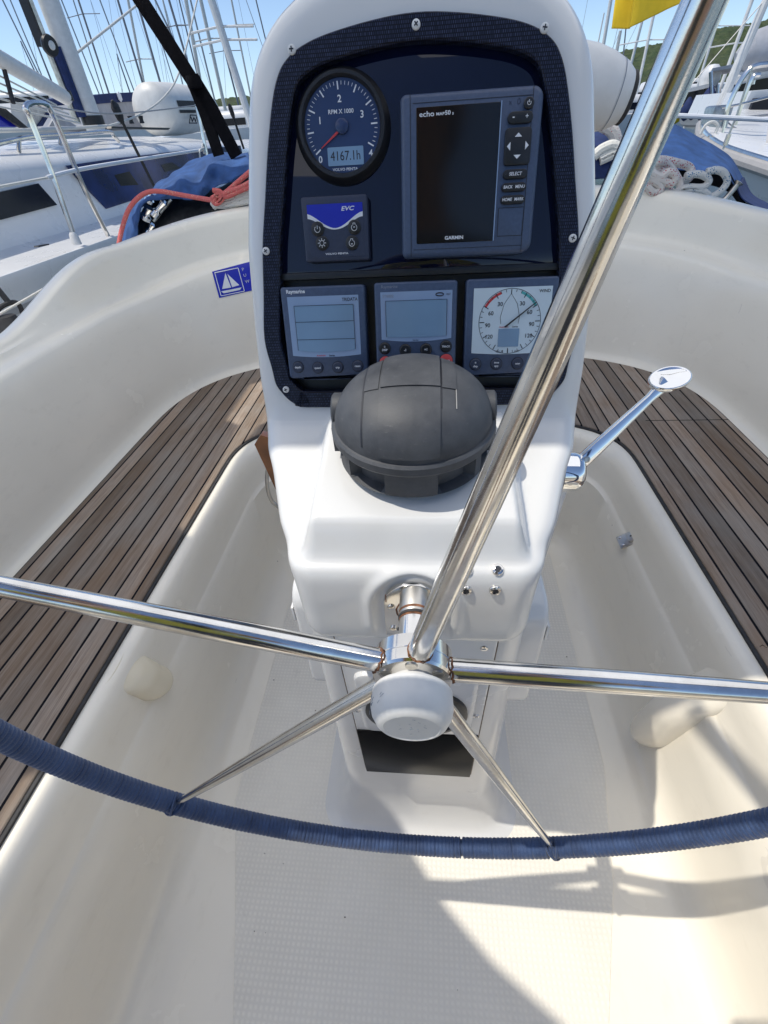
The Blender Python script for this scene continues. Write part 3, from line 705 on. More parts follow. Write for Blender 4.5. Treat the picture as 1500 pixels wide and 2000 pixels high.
for k, (x, y) in enumerate(((-.0200, .0005), (-.0160, -.0135), (.0215, .0005), (.0180, -.0145))):
    b_ = MB().lathe([(.0074, .0130), (.0072, .0142), (.0060, .0150), (.0001, .0151)], 24, (x, y, 0)).build('button', 'black_plastic', t)
    m = MB(); rr_ = .0031
    if k == 1:
        m.tube([(x + rr_ * .8 * math.cos(a * PI / 8), y + rr_ * .8 * math.sin(a * PI / 8), .0152) for a in range(16)], .00025, 4, True)
        for a in range(8): m.line([(x + rr_ * math.cos(a * PI / 4), y + rr_ * math.sin(a * PI / 4)), (x + rr_ * 1.5 * math.cos(a * PI / 4), y + rr_ * 1.5 * math.sin(a * PI / 4))], .0006, .0151, .0154)
    else:
        m.tube([(x + rr_ * math.cos(R(a)), y - .0004 + rr_ * math.sin(R(a)), .0152) for a in range(130, 411, 20)], .00028, 4)
        if k == 0: m.line([(x, y - .0002), (x, y + .0030)], .0006, .0151, .0154)
        else: m.line([(x - .0012, y + .002), (x - .0012, y + .0038), (x + .0012, y + .0038), (x + .0012, y + .002)], .0005, .0151, .0154); m.line([(x - .001, y - .0012 * (k - 2)), (x + .001, y - .0012 * (k - 2))], .0007, .0151, .0154)
    m.build('symbol', 'print_white', b_, False)

# ---- chart plotter (portrait)
t = inst('chart_plotter', 'large grey portrait chart plotter with a dark screen and key column', 'chart plotter', .0515, -.0455, -.0135)
m = MB(); m.prism(rr(-.0705, .0705, -.0735, .0715, (.010, .006, .006, .012), 6), .0, .0165, .0045); m.build('housing', 'grey_plastic', t, ang=50)
m = MB(); m.line([(-.0605, .0705), (-.0605, -.0725)], .0006, .0164, .0168); m.line([(.0600, .0700), (.0595, -.0720)], .0006, .0164, .0168)
m.line([(-.058, .0630), (.060, .0630)], .0005, .0164, .0168); m.line([(-.058, -.0655), (.06, -.0655)], .0005, .0164, .0168)
for a, b in (((.0330, -.0300), (.0595, -.0300)), ((.0595, -.0300), (.0590, -.0560)), ((.0590, -.0560), (.0330, -.0560)), ((.0330, -.0560), (.0330, -.0300))): m.line([a, b], .0006, .0164, .0168)
m.build('seam', 'print_black', t, False)
scn = MB().rrect(-.0595 + .005, .0290, -.0600, .0595, .0015, .0164, .0171, .0004).build('screen', 'screen_black', t, ang=20)
m = MB(); m.line([(.0298, .0600), (.0290, -.0600)], .0010, .0165, .0178); m.build('screen_edge', 'lcd_border', scn, False)
m = MB(); m.text('echo', -.0515, .0535, .0062, .0172, 'LEFT', .01, 1.25); m.text('MAP', -.0345, .0530, .0033, .0172, 'LEFT', .02, 1.3); m.text('50', -.0258, .0535, .0048, .0172, 'LEFT', .02, 1.2); m.text('s', -.0185, .0530, .0040, .0172, 'LEFT', .01)
m.text('GARMIN', -.0135, -.0555, .0046, .0172, weight=.03, sx=1.15); m.build('lettering', 'print_white', scn, False)
def key(x0, x1, y0, y1, r, z=.0195): return MB().rrect(x0, x1, y0, y1, r, .0160, z, .001).build('key', 'black_plastic', t)
def lab(par, fn): m = MB(); fn(m); m.build('symbol', 'print_white', par, False)
k = MB().lathe([(.0050, .0160), (.0048, .0190), (.0040, .0196), (.0001, .0196)], 22, (.0562, .0565, 0)).build('key', 'black_plastic', t)
def pw(m): m.tube([(.0562 + .0017 * math.cos(R(a)), .0563 + .0017 * math.sin(R(a)), .0197) for a in range(125, 416, 20)], .00025, 4); m.line([(.0562, .0565), (.0562, .0588)], .0005, .0196, .0199)
lab(k, pw)
k = key(.0365, .0610, .0405, .0505, .0048); lab(k, lambda m: (m.text('-', .0420, .0462, .007, .0196, weight=.02), m.text('+', .0550, .0458, .006, .0196, weight=.01)))
k = key(.0350, .0612, .0065, .0378, .0035, .0190)
def arrows(m):
    cx, cy = .0480, .0225
    for dx, dy in ((0, 1), (1, 0), (0, -1), (-1, 0)):
        a = Vector((dx, dy)); b = Vector((-dy, dx)); c = Vector((cx, cy)); p = [c + a * .0108, c + a * .0074 + b * .0036, c + a * .0074 - b * .0036]
        m.prism([tuple(q) for q in p], .0190, .0193)
lab(k, arrows)
k = key(.0350, .0600, -.0052, .0032, .0042); lab(k, lambda m: m.text('SELECT', .0475, -.0010, .0041, .0196, weight=.015, sx=.95, shear=.15))
k = key(.0345, .0595, -.0162, -.0082, .0040); lab(k, lambda m: (m.text('BACK', .0408, -.0122, .0039, .0196, weight=.015, sx=.9, shear=.15), m.text('MENU', .0530, -.0122, .0039, .0196, weight=.015, sx=.9, shear=.15)))
k = key(.0343, .0593, -.0272, -.0192, .0040); lab(k, lambda m: (m.text('HOME', .0406, -.0232, .0039, .0196, weight=.015, sx=.9, shear=.15), m.text('MARK', .0528, -.0232, .0039, .0196, weight=.015, sx=.9, shear=.15)))
m = MB(); m.text('x', .0385, .0585, .006, .0166); m.tube([(.0465 + .0014 * math.cos(a), .0588 + .0022 * math.sin(a), .0166) for a in [i * PI / 5 for i in range(10)]], .0003, 4, True); m.build('worn_mark', 'grey_plastic_dark', t, False)

# ---- the three lower displays
def st60(name, label, u, w_, h_, v=-.1955):
    t = inst(name, label, 'display', u, v, -.026, 'instrument displays in the lower row')
    hw, hh = w_ / 2, h_ / 2
    P = rr(-hw, hw, -hh, hh, .0035, 4)
    def bow(P, k=.003): return [(x, y - (k * (1 - (x / hw) ** 2) if y < 0 else 0)) for x, y in P]
    P = rr(-hw, hw, -hh, hh, .0035, 4)
    P2 = P[:18] + [(-hw + .0035 + (w_ - .007) * i / 12, -hh) for i in range(1, 12)] + P[18:]
    MB().prism(bow(P2), 0, .0255, .0025).build('housing', 'grey_plastic', t, ang=45)
    return t, hw, hh
def face(t, x0, x1, y0, y1, mat, z=.0255, bow=.0025, name='display'):
    N = 12; P = [(x1, y1), (x0, y1)] + [(x0 + (x1 - x0) * i / N, y0 - bow * (1 - (2 * i / N - 1) ** 2)) for i in range(N + 1)]
    return MB().prism(P, z - .001, z + .0006).build(name, mat, t, False)
def rbtn(t, x, y, txt, mat='grey_plastic_dark', r=.0066, sz=.0034, z=.0255, tm='print_white'):
    b_ = MB().lathe([(r + .0007, z - .0002), (r + .0007, z + .0002)], 24, (x, y, 0)).build('button', 'print_black', t)
    MB().lathe([(r, z), (r, z + .0012), (r * .85, z + .0020), (.0001, z + .0021)], 24, (x, y, 0)).build('button_cap', mat, b_)
    m = MB()
    if isinstance(txt, str): m.text(txt, x, y, sz, z + .0022, weight=.02)
    else:
        for s_, dy in txt: m.text(s_, x, y + dy, sz, z + .0022, weight=.02)
    m.build('lettering', tm, b_, False)
tA, hw, hh = st60('depth_speed_display', 'left display with three blank bands and four round buttons, TRIDATA on its rim', -.1145, .1005, .1045)
face(tA, -.0425, .0430, -.0250, .0415, 'lcd_border', name='screen_surround')
f_ = face(tA, -.0350, .0365, -.0190, .0315, 'lcd', .0262)
m = MB()
for y in (.0315, .0135, -.0065): m.line([(-.035, y), (.0365, y)], .0005, .0268, .0271)
m.line([(-.035, .0315), (-.035, -.0190)], .0004, .0268, .0271); m.line([(.0365, .0315), (.0365, -.0190)], .0004, .0268, .0271); m.build('rule', 'print_black', f_, False)
m = MB(); m.text('TRIDATA', .0420, .0368, .0050, .0262, 'RIGHT', .015, .9); m.text('Series', .0030, -.0258, .0030, .0262, 'LEFT', .02); m.build('lettering', 'print_black', tA, False)
m = MB(); m.text('Raymarine', -.0430, .0470, .0056, .0256, 'LEFT', .03, .95); m.build('lettering', 'print_white', tA, False)
m = MB(); m.text('Autohelm', -.0125, -.0255, .0028, .0262, 'LEFT', .01); m.build('lettering', 'print_red', tA, False)
for x, s_, dy in ((-.0375, 'depth', .0012), (-.0125, 'speed', 0), (.0130, 'trip', 0), (.0380, 'reset', .0012)): rbtn(tA, x, -.0400 + dy, s_)
tB, hw, hh = st60('autopilot_control', 'middle display with a blank screen and red buttons behind the compass', -.0045, .0965, .1065)
face(tB, -.0410, .0425, -.0090, .0430, 'lcd_border', name='screen_surround', bow=.003)
f_ = face(tB, -.0350, .0365, -.0060, .0335, 'lcd', .0262, bow=.001)
m = MB(); m.line([(-.035, -.006), (-.035, .0335), (.0365, .0335), (.0365, -.006)], .0004, .0268, .0271); m.build('rule', 'print_black', f_, False)
m = MB(); m.text('Raymarine', -.0400, .0485, .0048, .0256, 'LEFT', .0, .95); m.text('ST6002', -.0385, .0385, .0045, .0262, 'LEFT', .01, .95); m.build('lettering', 'print_grey', tB, False, label='faded lettering')
m = MB(); m.tube([(.0280 + .0045 * math.cos(a), .0388 + .0016 * math.sin(a), .0263) for a in [i * PI / 7 for i in range(14)]], .0006, 4, True); m.text('rtel', .0375, .0388, .0036, .0262, shear=.2); m.text('Series', .0, -.0103, .0028, .0262); m.build('lettering', 'print_black', tB, False)
rbtn(tB, -.0375, -.0190, [('\u00f6', .0022), ('DISP', -.0018)], 'black_plastic'); rbtn(tB, -.0125, -.0215, '-1', 'black_plastic', sz=.004); rbtn(tB, .0125, -.0215, '+1', 'black_plastic', sz=.004); rbtn(tB, .0365, -.0185, 'TRACK', 'black_plastic', sz=.0030)
rbtn(tB, -.0370, -.0360, 'STANDBY', 'button_red', .0078, .0026); rbtn(tB, .0370, -.0350, 'AUTO', 'button_red', .0078, .0032)
tC, hw, hh = st60('wind_display', 'right display with a pale wind dial and needle, WIND on its rim', .1055, .1035, .1065)
face(tC, -.0430, .0450, -.0270, .0435, 'dial_pale', name='dial', bow=.002)
m = MB(); cx, cy = -.0005, .0070
gm = MB(); gauge_marks(gm, 36, 90 - 180, 90 + 180, .0345, .0318, .0290, .0006, .0009, 3, .0262)
m.add([(x + cx, y + cy, z) for x, y, z in gm.v], gm.f)
m.tube([(cx + .0352 * math.cos(a * PI / 30), cy + .0352 * math.sin(a * PI / 30), .0262) for a in range(60)], .0003, 4, True)
for s_, x, y in (('30', -.0125, .0260), ('30', .0125, .0260), ('60', -.0225, .0165), ('60', .0215, .0165), ('90', -.0255, .0035), ('90', .0250, .0035), ('120', -.0235, -.0090), ('120', .0225, -.0090)): m.text(s_, x, y, .0062, .0263, weight=.01)
m.tube([(cx - .0100, .0050, .0262), (cx - .0110, .0120, .0262), (cx - .0075, .0260, .0262), (cx, .0370, .0262), (cx + .0075, .0260, .0262), (cx + .0110, .0120, .0262), (cx + .0100, .0050, .0262)], .00025, 4)
m.text('WIND', .0430, .0385, .0045, .0262, 'RIGHT', .015); m.text('TRUE', -.0100, -.0260, .0038, .0262); m.text('APP', .0105, -.0260, .0038, .0262); m.text('Series', .0030, .0015, .0028, .0262, 'LEFT', .01)
m.line([(0, -.0235), (0, -.0285)], .0006, .0261, .0263); m.build('lettering', 'print_black', tC, False)
m = MB()
def arc(m, a0, a1, r0, r1, z):
    n = 12; A_ = [R(a0 + (a1 - a0) * i / n) for i in range(n + 1)]
    m.add([(cx + r0 * math.cos(a), cy + r0 * math.sin(a), z) for a in A_] + [(cx + r1 * math.cos(a), cy + r1 * math.sin(a), z) for a in A_], [(i, i + 1, i + n + 2, i + n + 1) for i in range(n)])
arc(m, 110, 150, .0315, .0343, .02614); m.build('red_sector', 'print_red', tC, False)
m = MB(); m.text('Autohelm', -.0120, .0015, .0027, .0262, 'LEFT'); m.build('lettering', 'print_red', tC, False)
m = MB(); arc(m, 30, 70, .0315, .0343, .02614); m.build('green_sector', 'print_teal', tC, False)
MB().rrect(-.0125, .0115, -.0205, -.0005, .0005, .0261, .0268).build('small_display', 'lcd', tC, False)
m = MB(); m.prism([(-.0070, .0015), (-.0045, .0010), (.0285, .0270), (.0275, .0275)], .0275, .0283); m.build('needle', 'print_black', tC, False)
for x, s_ in ((-.0375, [('\u00a4', .0020), ('disp', -.0022)]), (-.0125, [('true', .0018), ('app', -.0022)]), (.0125, 'vmg'), (.0370, 'max')): rbtn(tC, x, -.0400, s_, sz=.0034)

# ================================================================== COMPASS
comp = thing('compass', 'black hooded compass with an orange-free matt shell on the pedestal shelf', 'compass', (-.0055, .4560, 1.0150), (R(5), 0, 0)); comp.scale = (.93, .93, .93)
comp['label'] = 'round black hooded steering compass sitting on the pedestal shelf'
N = 96
def cr_(r, z, fn=None): return [(r * math.cos(2 * PI * k / N), r * math.sin(2 * PI * k / N), z) for k in range(N)]
# base with windows: recessed facets
base = MB(); L = []
def rad_base(k, z):
    a = (math.degrees(2 * PI * k / N) + 90) % 360           # 0 = facing aft (-Y)
    a = a if a < 180 else a - 360
    r = .0885 - .004 * (z < .003)
    aa = abs(a)
    if .006 < z < .030 and (19 < aa < 52 or 62 < aa < 100): r -= .012
    return r
for z in (0, .003, .0061, .0065, .018, .0295, .0299, .036): 
    zz = z
    L.append([(rad_base(k, z) * math.cos(2 * PI * k / N), rad_base(k, z) * math.sin(2 * PI * k / N), zz) for k in range(N)])
base.loops(L, True, True, True); base.build('base', 'compass_shell', comp, ang=25)
MB().lathe([(.084, .034), (.0925, .035), (.0945, .038), (.0945, .046), (.092, .0485), (.088, .0495)], N, cap=False).build('ring', 'compass_shell', comp, ang=30)
HR, HZ, Z0 = .0898, .0570, .0475
def hood_t(x, e):
    """radius in the fore-aft plane at offset x, elevation e, where the shell is met"""
    lo, hi = 0, .12
    for _ in range(24):
        t = (lo + hi) / 2; y = t * math.cos(e); z = t * math.sin(e)
        q = (math.hypot(x, y) / HR) ** 2.35 + abs(z / HZ) ** 2.15
        if q < 1: lo = t
        else: hi = t
    return lo
hood = MB(); L = []
for i in range(31):
    ph = i / 30 * PI / 2; rr2 = HR * max(0, math.cos(ph)) ** (2 / 2.35); zz2 = HZ * math.sin(ph) ** (2 / 2.15) if i else 0
    L.append([(rr2 * math.cos(2 * PI * k / N), rr2 * math.sin(2 * PI * k / N), Z0 + zz2) for k in range(N)])
hood.loops(L, True); hood.build('hood', 'compass_shell', comp, ang=45)
def band(x0, x1, off, e0, e1, nn=44, nx=12):
    mb = MB(); rows_ = []
    for i in range(nn + 1):
        e = R(e0 + (e1 - e0) * i / nn); row = []
        for j in range(-1, nx + 2):
            x = x0 + (x1 - x0) * min(max(j, 0), nx) / nx; o_ = off if 0 <= j <= nx else -.003
            t = hood_t(x, e) + o_
            row.append((x, -t * math.cos(e), Z0 + t * math.sin(e)))
        rows_.append(row)
    low = [[(x, y + (.003 if e_ == 0 else 0), z) for x, y, z in rows_[0]] for e_ in (0,)]
    mb.loops(rows_, False)
    for rw in (rows_[0], rows_[-1]):
        inn = [(x, y * .93, Z0 + (z - Z0) * .93) for x, y, z in rw]; mb.loops([rw, inn], False)
    return mb
band(-.0330, .0300, .0018, 5, 176).build('hood_band', 'compass_shell', comp, ang=40)
band(-.0318, .0300, .0033, 63, 176).build('hood_band', 'compass_shell', comp, ang=40)
band(-.0500, -.0345, .0010, 63, 176).build('hood_band', 'compass_shell', comp, ang=40)
band(.0320, .0470, .0012, 63, 176).build('hood_band', 'compass_shell', comp, ang=40)
band(-.0518, -.0500, .0005, 9, 172, nx=2).build('hood_gap', 'print_black', comp)
band(.0302, .0318, .0006, 40, 174, nx=2).build('hood_gap', 'print_black', comp)
band(.0459, .0468, .0010, 40, 174, nx=2).build('hood_lit_sliver', 'steel_dull', comp)  # pale strip paints the thin sunlit sliver on the hood
for sx in (-1, 1):
    m = MB(); m.M = Matrix.Translation((sx * .0835, .012, .050)) @ Matrix.Rotation(R(90) * sx, 4, 'Y')
    m.lathe([(.0210, -.008), (.0210, .0085), (.0190, .0105), (.0001, .0108)], 28); m.build('pivot_knob', 'compass_shell', comp)
    m = MB(); m.box(sx * .088 - .006, sx * .088 + .006, -.014, .026, .010, .045, .002); m.build('side_block', 'compass_shell', comp)

# ================================================================== WHEEL
WH = Vector((-.0015, .240, .9165)); WB = R(-3.86); WR = .4506; DISH = .0456; PH = 79.27
wn = Vector((0, -math.cos(WB), math.sin(WB))); wu = Vector((1, 0, 0)); wv = Vector((0, math.sin(WB), math.cos(WB)))
WM = Matrix((( wu.x, wv.x, wn.x, WH.x), (wu.y, wv.y, wn.y, WH.y), (wu.z, wv.z, wn.z, WH.z), (0, 0, 0, 1)))
wheel = thing('helm', 'stainless five spoke steering wheel with a blue cord bound rim', 'steering wheel'); wheel.matrix_world = WM
def RP(a, r=WR, z=DISH): return Vector((r * math.cos(R(a)), r * math.sin(R(a)), z))
m = MB(); m.tube([RP(i * 2) for i in range(180)], .0100, 14, True); m.build('rim', 'steel', wheel)
gaps = [PH + 72 * k - .9 for k in range(5)] + [278.5]
cord = MB(); NSEG = 3400; NW = 500; L = []
for i in range(NSEG):
    a = 360 * i / NSEG; ph = (i * NW / NSEG) % 1
    g = min(abs((a - q + 180) % 360 - 180) for q in gaps)
    rr_ = .0118 + .00150 * math.sqrt(max(0, 1 - (2 * ph - 1) ** 2)) + .00022 * noise.noise(Vector((i * .02, 0, 3)))
    if g < .22: rr_ = .0104
    ca, sa = math.cos(R(a)), math.sin(R(a)); L.append([((WR + rr_ * math.cos(2 * PI * k / 18)) * ca, (WR + rr_ * math.cos(2 * PI * k / 18)) * sa, DISH + rr_ * math.sin(2 * PI * k / 18)) for k in range(18)])
L.append(L[0]); cord.loops(L); cord.build('rim_lashing', 'lashing', wheel, ang=70)
for k in range(5):
    a = PH + 72 * k; ds = [0, .03, .12, .3, .5, .7, .85, 1]
    p0 = RP(a, .030, .002); p1 = RP(a, WR - .004, DISH + .001)
    m = MB(); m.tube([p0 + (p1 - p0) * d for d in ds], [q_ * (.86 if k in (2, 3) else 1) for q_ in (.0107, .0107, .0105, .0100, .0090, .0075, .0060, .0046)], 18); m.build('spoke', 'spoke_steel', wheel)
    # crossed lashing turns at the spoke foot
    m = MB()
    for s_ in (-1, 1):
        m.tube([Vector((WR * math.cos(R(a + s_ * .9 * math.cos(t))) + .0140 * math.cos(t) * math.cos(R(a)), WR * math.sin(R(a + s_ * .9 * math.cos(t))) + .0140 * math.cos(t) * math.sin(R(a)), DISH + .0140 * math.sin(t))) for t in [PI * j / 12 + s_ * .0 for j in range(-3, 16)]], .0016, 6)
    m.build('lashing_turn', 'lashing', wheel)
    m = MB(); q = RP(a, .0365, .003); d = RP(a, 1, 0) - Vector((0, 0, 0)); d = RP(a, 1, 0).normalized()
    u_ = Vector((-d.y, d.x, 0)); 
    m.tube([RP(a, .0362 + .0010 * math.sin(j * 2.3), .003) + (u_ * math.cos(2 * PI * j / 24) + Vector((0, 0, 1)) * math.sin(2 * PI * j / 24)) * (.0108 + .0005 * math.sin(j * 3.7)) for j in range(24)], [.0006 + .0006 * random.random() for _ in range(24)], 6, True); m.build('rusty_weld', 'rust', wheel)
MB().lathe([(.0335, -.016), (.0358, -.0145), (.0362, -.002), (.0358, -.0012), (.0362, -.0004), (.0362, .0100), (.0345, .0122), (.0120, .0124)], 56, cap=False).build('hub', 'steel', wheel, ang=25)
for k in range(6):
    m = MB(); a = 2 * PI * k / 6 + .55; m.lathe([(.0055, .0123), (.0055, .0132), (.0045, .0134), (.003, .0128), (.0001, .0124)], 14, (.0265 * math.cos(a), .0265 * math.sin(a), 0)); m.build('hub_bolt', 'steel_dull', wheel)
MB().lathe([(.0200, .010), (.0200, .0200), (.0335, .0215), (.0352, .0240), (.0356, .0380), (.0340, .0450), (.0295, .0520), (.0262, .0545), (.0240, .0550), (.0235, .0545), (.002, .0548), (.0001, .0538)], 64, cap=False).build('hub_cap', 'white_plastic', wheel, ang=25)
m = MB()
for _ in range(26):
    a = R(random.uniform(120, 250)); z = random.uniform(.026, .044); l = random.uniform(.001, .006); m.tube([(0.0358 * math.cos(a + t * l / .04), .0358 * math.sin(a + t * l / .04), z + t * .002) for t in (0, .5, 1)], .00022, 4)
for _ in range(14):
    a = random.uniform(0, 2 * PI); x, y = .02 * math.cos(a) * random.random(), .02 * math.sin(a) * random.random(); m.tube([(x, y, .0549), (x + random.uniform(-.003, .003), y + random.uniform(-.002, .002), .0549)], .00015, 4)
m.build('scuff', 'print_grey', wheel)['kind'] = 'stuff'
m = MB(); m.lathe([(.0150, -.0835), (.0150, -.014)], 36, cap=False); m.build('shaft', 'steel', wheel, ang=30)
m = MB(); m.lathe([(.0158, -.0832), (.0158, -.055), (.0150, -.053)], 36, cap=False); m.build('shaft_sleeve', 'steel_dull', wheel, ang=30)
m = MB(); m.lathe([(.0158, -.0545), (.0163, -.053), (.0158, -.0515)], 32, cap=False); m.build('shaft_seal', 'black_rubber', wheel)
m = MB(); m.lathe([(.01515, -.0515), (.01515, -.0490)], 32, cap=False); m.lathe([(.01595, -.0600), (.01595, -.0572)], 32, cap=False); m.build('rust_stain', 'rust', wheel)

# ================================================================== THROTTLE LEVER on the right flank
thr = thing('throttle_lever', 'polished engine control lever with an oval knob on the right of the pedestal', 'lever', (.205, .62, .87))
def TL(p): return Vector(p) - Vector((.205, .62, .87))
k0 = at(1122, 915, 'Y', .60); k1 = at(1296, 752, 'Y', .66)
m = MB(); m.M = Matrix.Translation(TL((.203, .60, k0.z - .006))) @ Matrix.Rotation(R(90), 4, 'Y'); m.lathe([(.030, 0), (.030, .026), (.028, .034), (.022, .039), (.001, .040)], 40); m.build('boss', 'chrome', thr, ang=40)
m = MB(); m.M = Matrix.Translation(TL((.200, .60, k0.z - .006))) @ Matrix.Rotation(R(90), 4, 'Y'); m.lathe([(.033, -.03), (.033, .008), (.031, .010)], 40); m.build('gasket', 'black_rubber', thr)
arm = MB(); dd = (k1 - k0).normalized(); sd = dd.cross(Vector((0, -1, .3))).normalized(); up_ = sd.cross(dd).normalized(); L = []
for t, w_, h_ in ((0, .010, .005), (.06, .0108, .006), (.3, .0100, .006), (.6, .0080, .0055), (.85, .0062, .0055), (.97, .0085, .006), (1.03, .012, .005)):
    c = TL(k0 + (k1 - k0) * t); L.append([tuple(c + sd * w_ * math.copysign(abs(math.cos(2 * PI * k / 16)) ** .5, math.cos(2 * PI * k / 16)) + up_ * h_ * math.copysign(abs(math.sin(2 * PI * k / 16)) ** .5, math.sin(2 * PI * k / 16))) for k in range(16)])
arm.loops(L, True, True, True); arm.build('arm', 'chrome', thr, ang=40)
m = MB(); m.M = Matrix.Translation(TL(k0 + (k1 - k0) * .12 + up_ * .0065)) @ up_.to_track_quat('Z', 'Y').to_matrix().to_4x4(); m.lathe([(.005, 0), (.005, .0012), (.003, .0016), (.003, .0008)], 16); m.build('screw', 'steel_dull', thr)
# flat oval knob
kn = MB(); kd = Matrix.Translation(TL(k1 + dd * .010)) @ Matrix.Rotation(R(-12), 4, 'Y') @ Matrix.Rotation(R(28), 4, 'X') @ Matrix.Diagonal((.0285, .0200, .85, 1))
kn.M = kd; kn.lathe([(.5, -.010), (.86, -.007), (.97, -.002), (1, .002), (.97, .006), (.9, .0075), (.84, .0068), (.6, .0045), (.001, .0035)], 56, cap=False); kn.build('knob', 'chrome', thr, ang=80)

# ================================================================== folding table ahead of the pedestal
tab = thing('cockpit_table', 'varnished folding cockpit table stowed ahead of the pedestal', 'table', (0, 1.0, 0))
def TB(x, y, z): return (x, y - 1.0, z)
m = MB(); m.M = Matrix.Translation((0, -1, 0)); q = at(1138, 818, 'Y', .80)
P_ = rr(.14, q.x + .006, .80, 1.50, .07, 8); m.prism(P_, q.z - .035, q.z, .006); m.build('right_leaf', 'varnish', tab)
q2 = at(512, 822, 'Y', .80); m = MB(); m.M = Matrix.Translation((0, -1, 0)); m.prism(rr(q2.x - .003, -.14, .80, 1.50, .07, 8), q2.z - .035, q2.z, .006); m.build('left_leaf', 'varnish', tab)
m = MB(); m.M = Matrix.Translation((0, -1, 0)); m.prism([(-.14, .80), (.14, .80), (.14, 1.5), (-.14, 1.5)], q.z - .06, q.z - .002); m.build('centre_board', 'varnish', tab)
m = MB(); m.M = Matrix.Translation((0, -1, 0)); a = at(497, 868, 'Y', .72); b = at(548, 985, 'Y', .72); c_ = at(509, 850, 'Y', .72)
m.M = Matrix.Translation((0, -1, 0)) @ Matrix(((1, 0, 0, 0), (0, 0, 1, .72), (0, 1, 0, 0), (0, 0, 0, 1)))
m.prism([(a.x, a.z), (c_.x, c_.z), (b.x + .05, c_.z - .02), (b.x + .05, b.z - .02), (b.x + .004, b.z)], 0, .018, .002); m.build('table_bracket', 'varnish', tab)
m = MB(); m.M = Matrix.Translation((0, -1, 0))
a = at(522, 920, 'Y', .74); b = at(545, 990, 'Y', .74)
m.tube(catmull([a + Vector((.02, 0, .02)), a, (a + b) / 2 + Vector((-.012, 0, -.012)), b + Vector((-.001, 0, 0)), b + Vector((.04, 0, -.01))], 6), .004, 8); m.build('table_handle', 'steel_dull', tab)
m = MB(); m.M = Matrix.Translation((0, -1, 0)); m.box(-.07, .07, .95, 1.3, 0, q.z - .05, .005); m.build('table_leg', 'gel_white', tab)
q = at(1120, 940, 'Y', .72); m = MB(); m.cyl((q.x - .02, -.28, q.z), (q.x - .05, -.30, q.z - .35), .013, n=14); m.build('guard_tube', 'gel_white', tab)

# ================================================================== white cowl behind the head, right
cow = thing('ventilator_cowl', 'white tapered plastic cowl with a dark rim poking out behind the pedestal head', 'cowl', (.2, .84, 1.30))
c0 = at(1120, 172, 'Y', .84); c1 = at(1224, 192, 'Y', .84); ax = (c1 - c0)
m = MB(); qd = ax.to_track_quat('Z', 'Y').to_matrix().to_4x4(); m.M = Matrix.Translation(c0 - Vector((.2, .84, 1.30))) @ qd; LN = ax.length
m.lathe([(.045, -.02), (.0445, LN * .2), (.041, LN * .5), (.035, LN * .78), (.0285, LN * .93), (.026, LN * .97)], 48, cap=True); m.build('shell', 'white_plastic', cow, ang=50)
m = MB(); m.M = Matrix.Translation(c0 - Vector((.2, .84, 1.30))) @ qd; m.lathe([(.0278, LN * .94), (.0282, LN * 1.0), (.025, LN * 1.03), (.001, LN * 1.02)], 48); m.build('rim', 'black_rubber', cow)
m = MB(); m.M = Matrix.Translation(c0 - Vector((.2, .84, 1.30))) @ qd; m.lathe([(.0375, LN * .70), (.0371, LN * .715)], 48, cap=False); m.build('seam', 'print_grey', cow)
# ================================================================== SETTING: water, hills
m = MB(); m.box(-900, 900, -900, 900, -1.12, -1.1); tag(m.build('water', 'water', None, False), None, None, None, 'structure')
RID = [(-900, 200), (-300, 212), (200, 222), (380, 214), (420, 199), (450, 193), (520, 188), (800, 150), (1080, 128), (1180, 107), (1215, 102), (1250, 98), (1285, 90), (1330, 84), (1370, 74), (1400, 62), (1450, 52), (1500, 40), (1580, 10), (1700, -60), (1800, -80)]
def hills():
    mb = MB(); NX, NY = 620, 46; L = []
    for j in range(NY + 1):
        t = j / NY; row = []
        for i in range(NX + 1):
            px = -900 + 2700 * i / NX
            top = at(px, interp(RID, px), 'Y', 420)
            Y = 420 - 190 * (1 - t); X = top.x * Y / 420
            prof = math.sin(min(1, t * 1.0) * PI / 2) ** .85
            z = -1.3 + (top.z + 1.3) * prof * (Y / 420) ** .3
            n1 = noise.fractal(Vector((X * .035, Y * .035, 1)), 1, 2, 5) * 2.0
            cell = noise.voronoi(Vector((X * .30, Y * .30, 0)))[0][0]; n2 = (1 - min(1, cell * 1.4)) * 1.9
            row.append((X + noise.noise(Vector((X, Y, 5))) * 1.0, Y, z + (n1 + n2 - 1.2) * min(1, t * 4)))
        L.append(row)
    L.append([(x * 1.2, 560, z * .3 - 2) for x, y, z in L[-1]])
    mb.loops(L, False); o = mb.build('hills', 'scrub', None, True, 80); tag(o, None, None, None, 'structure')
hills()

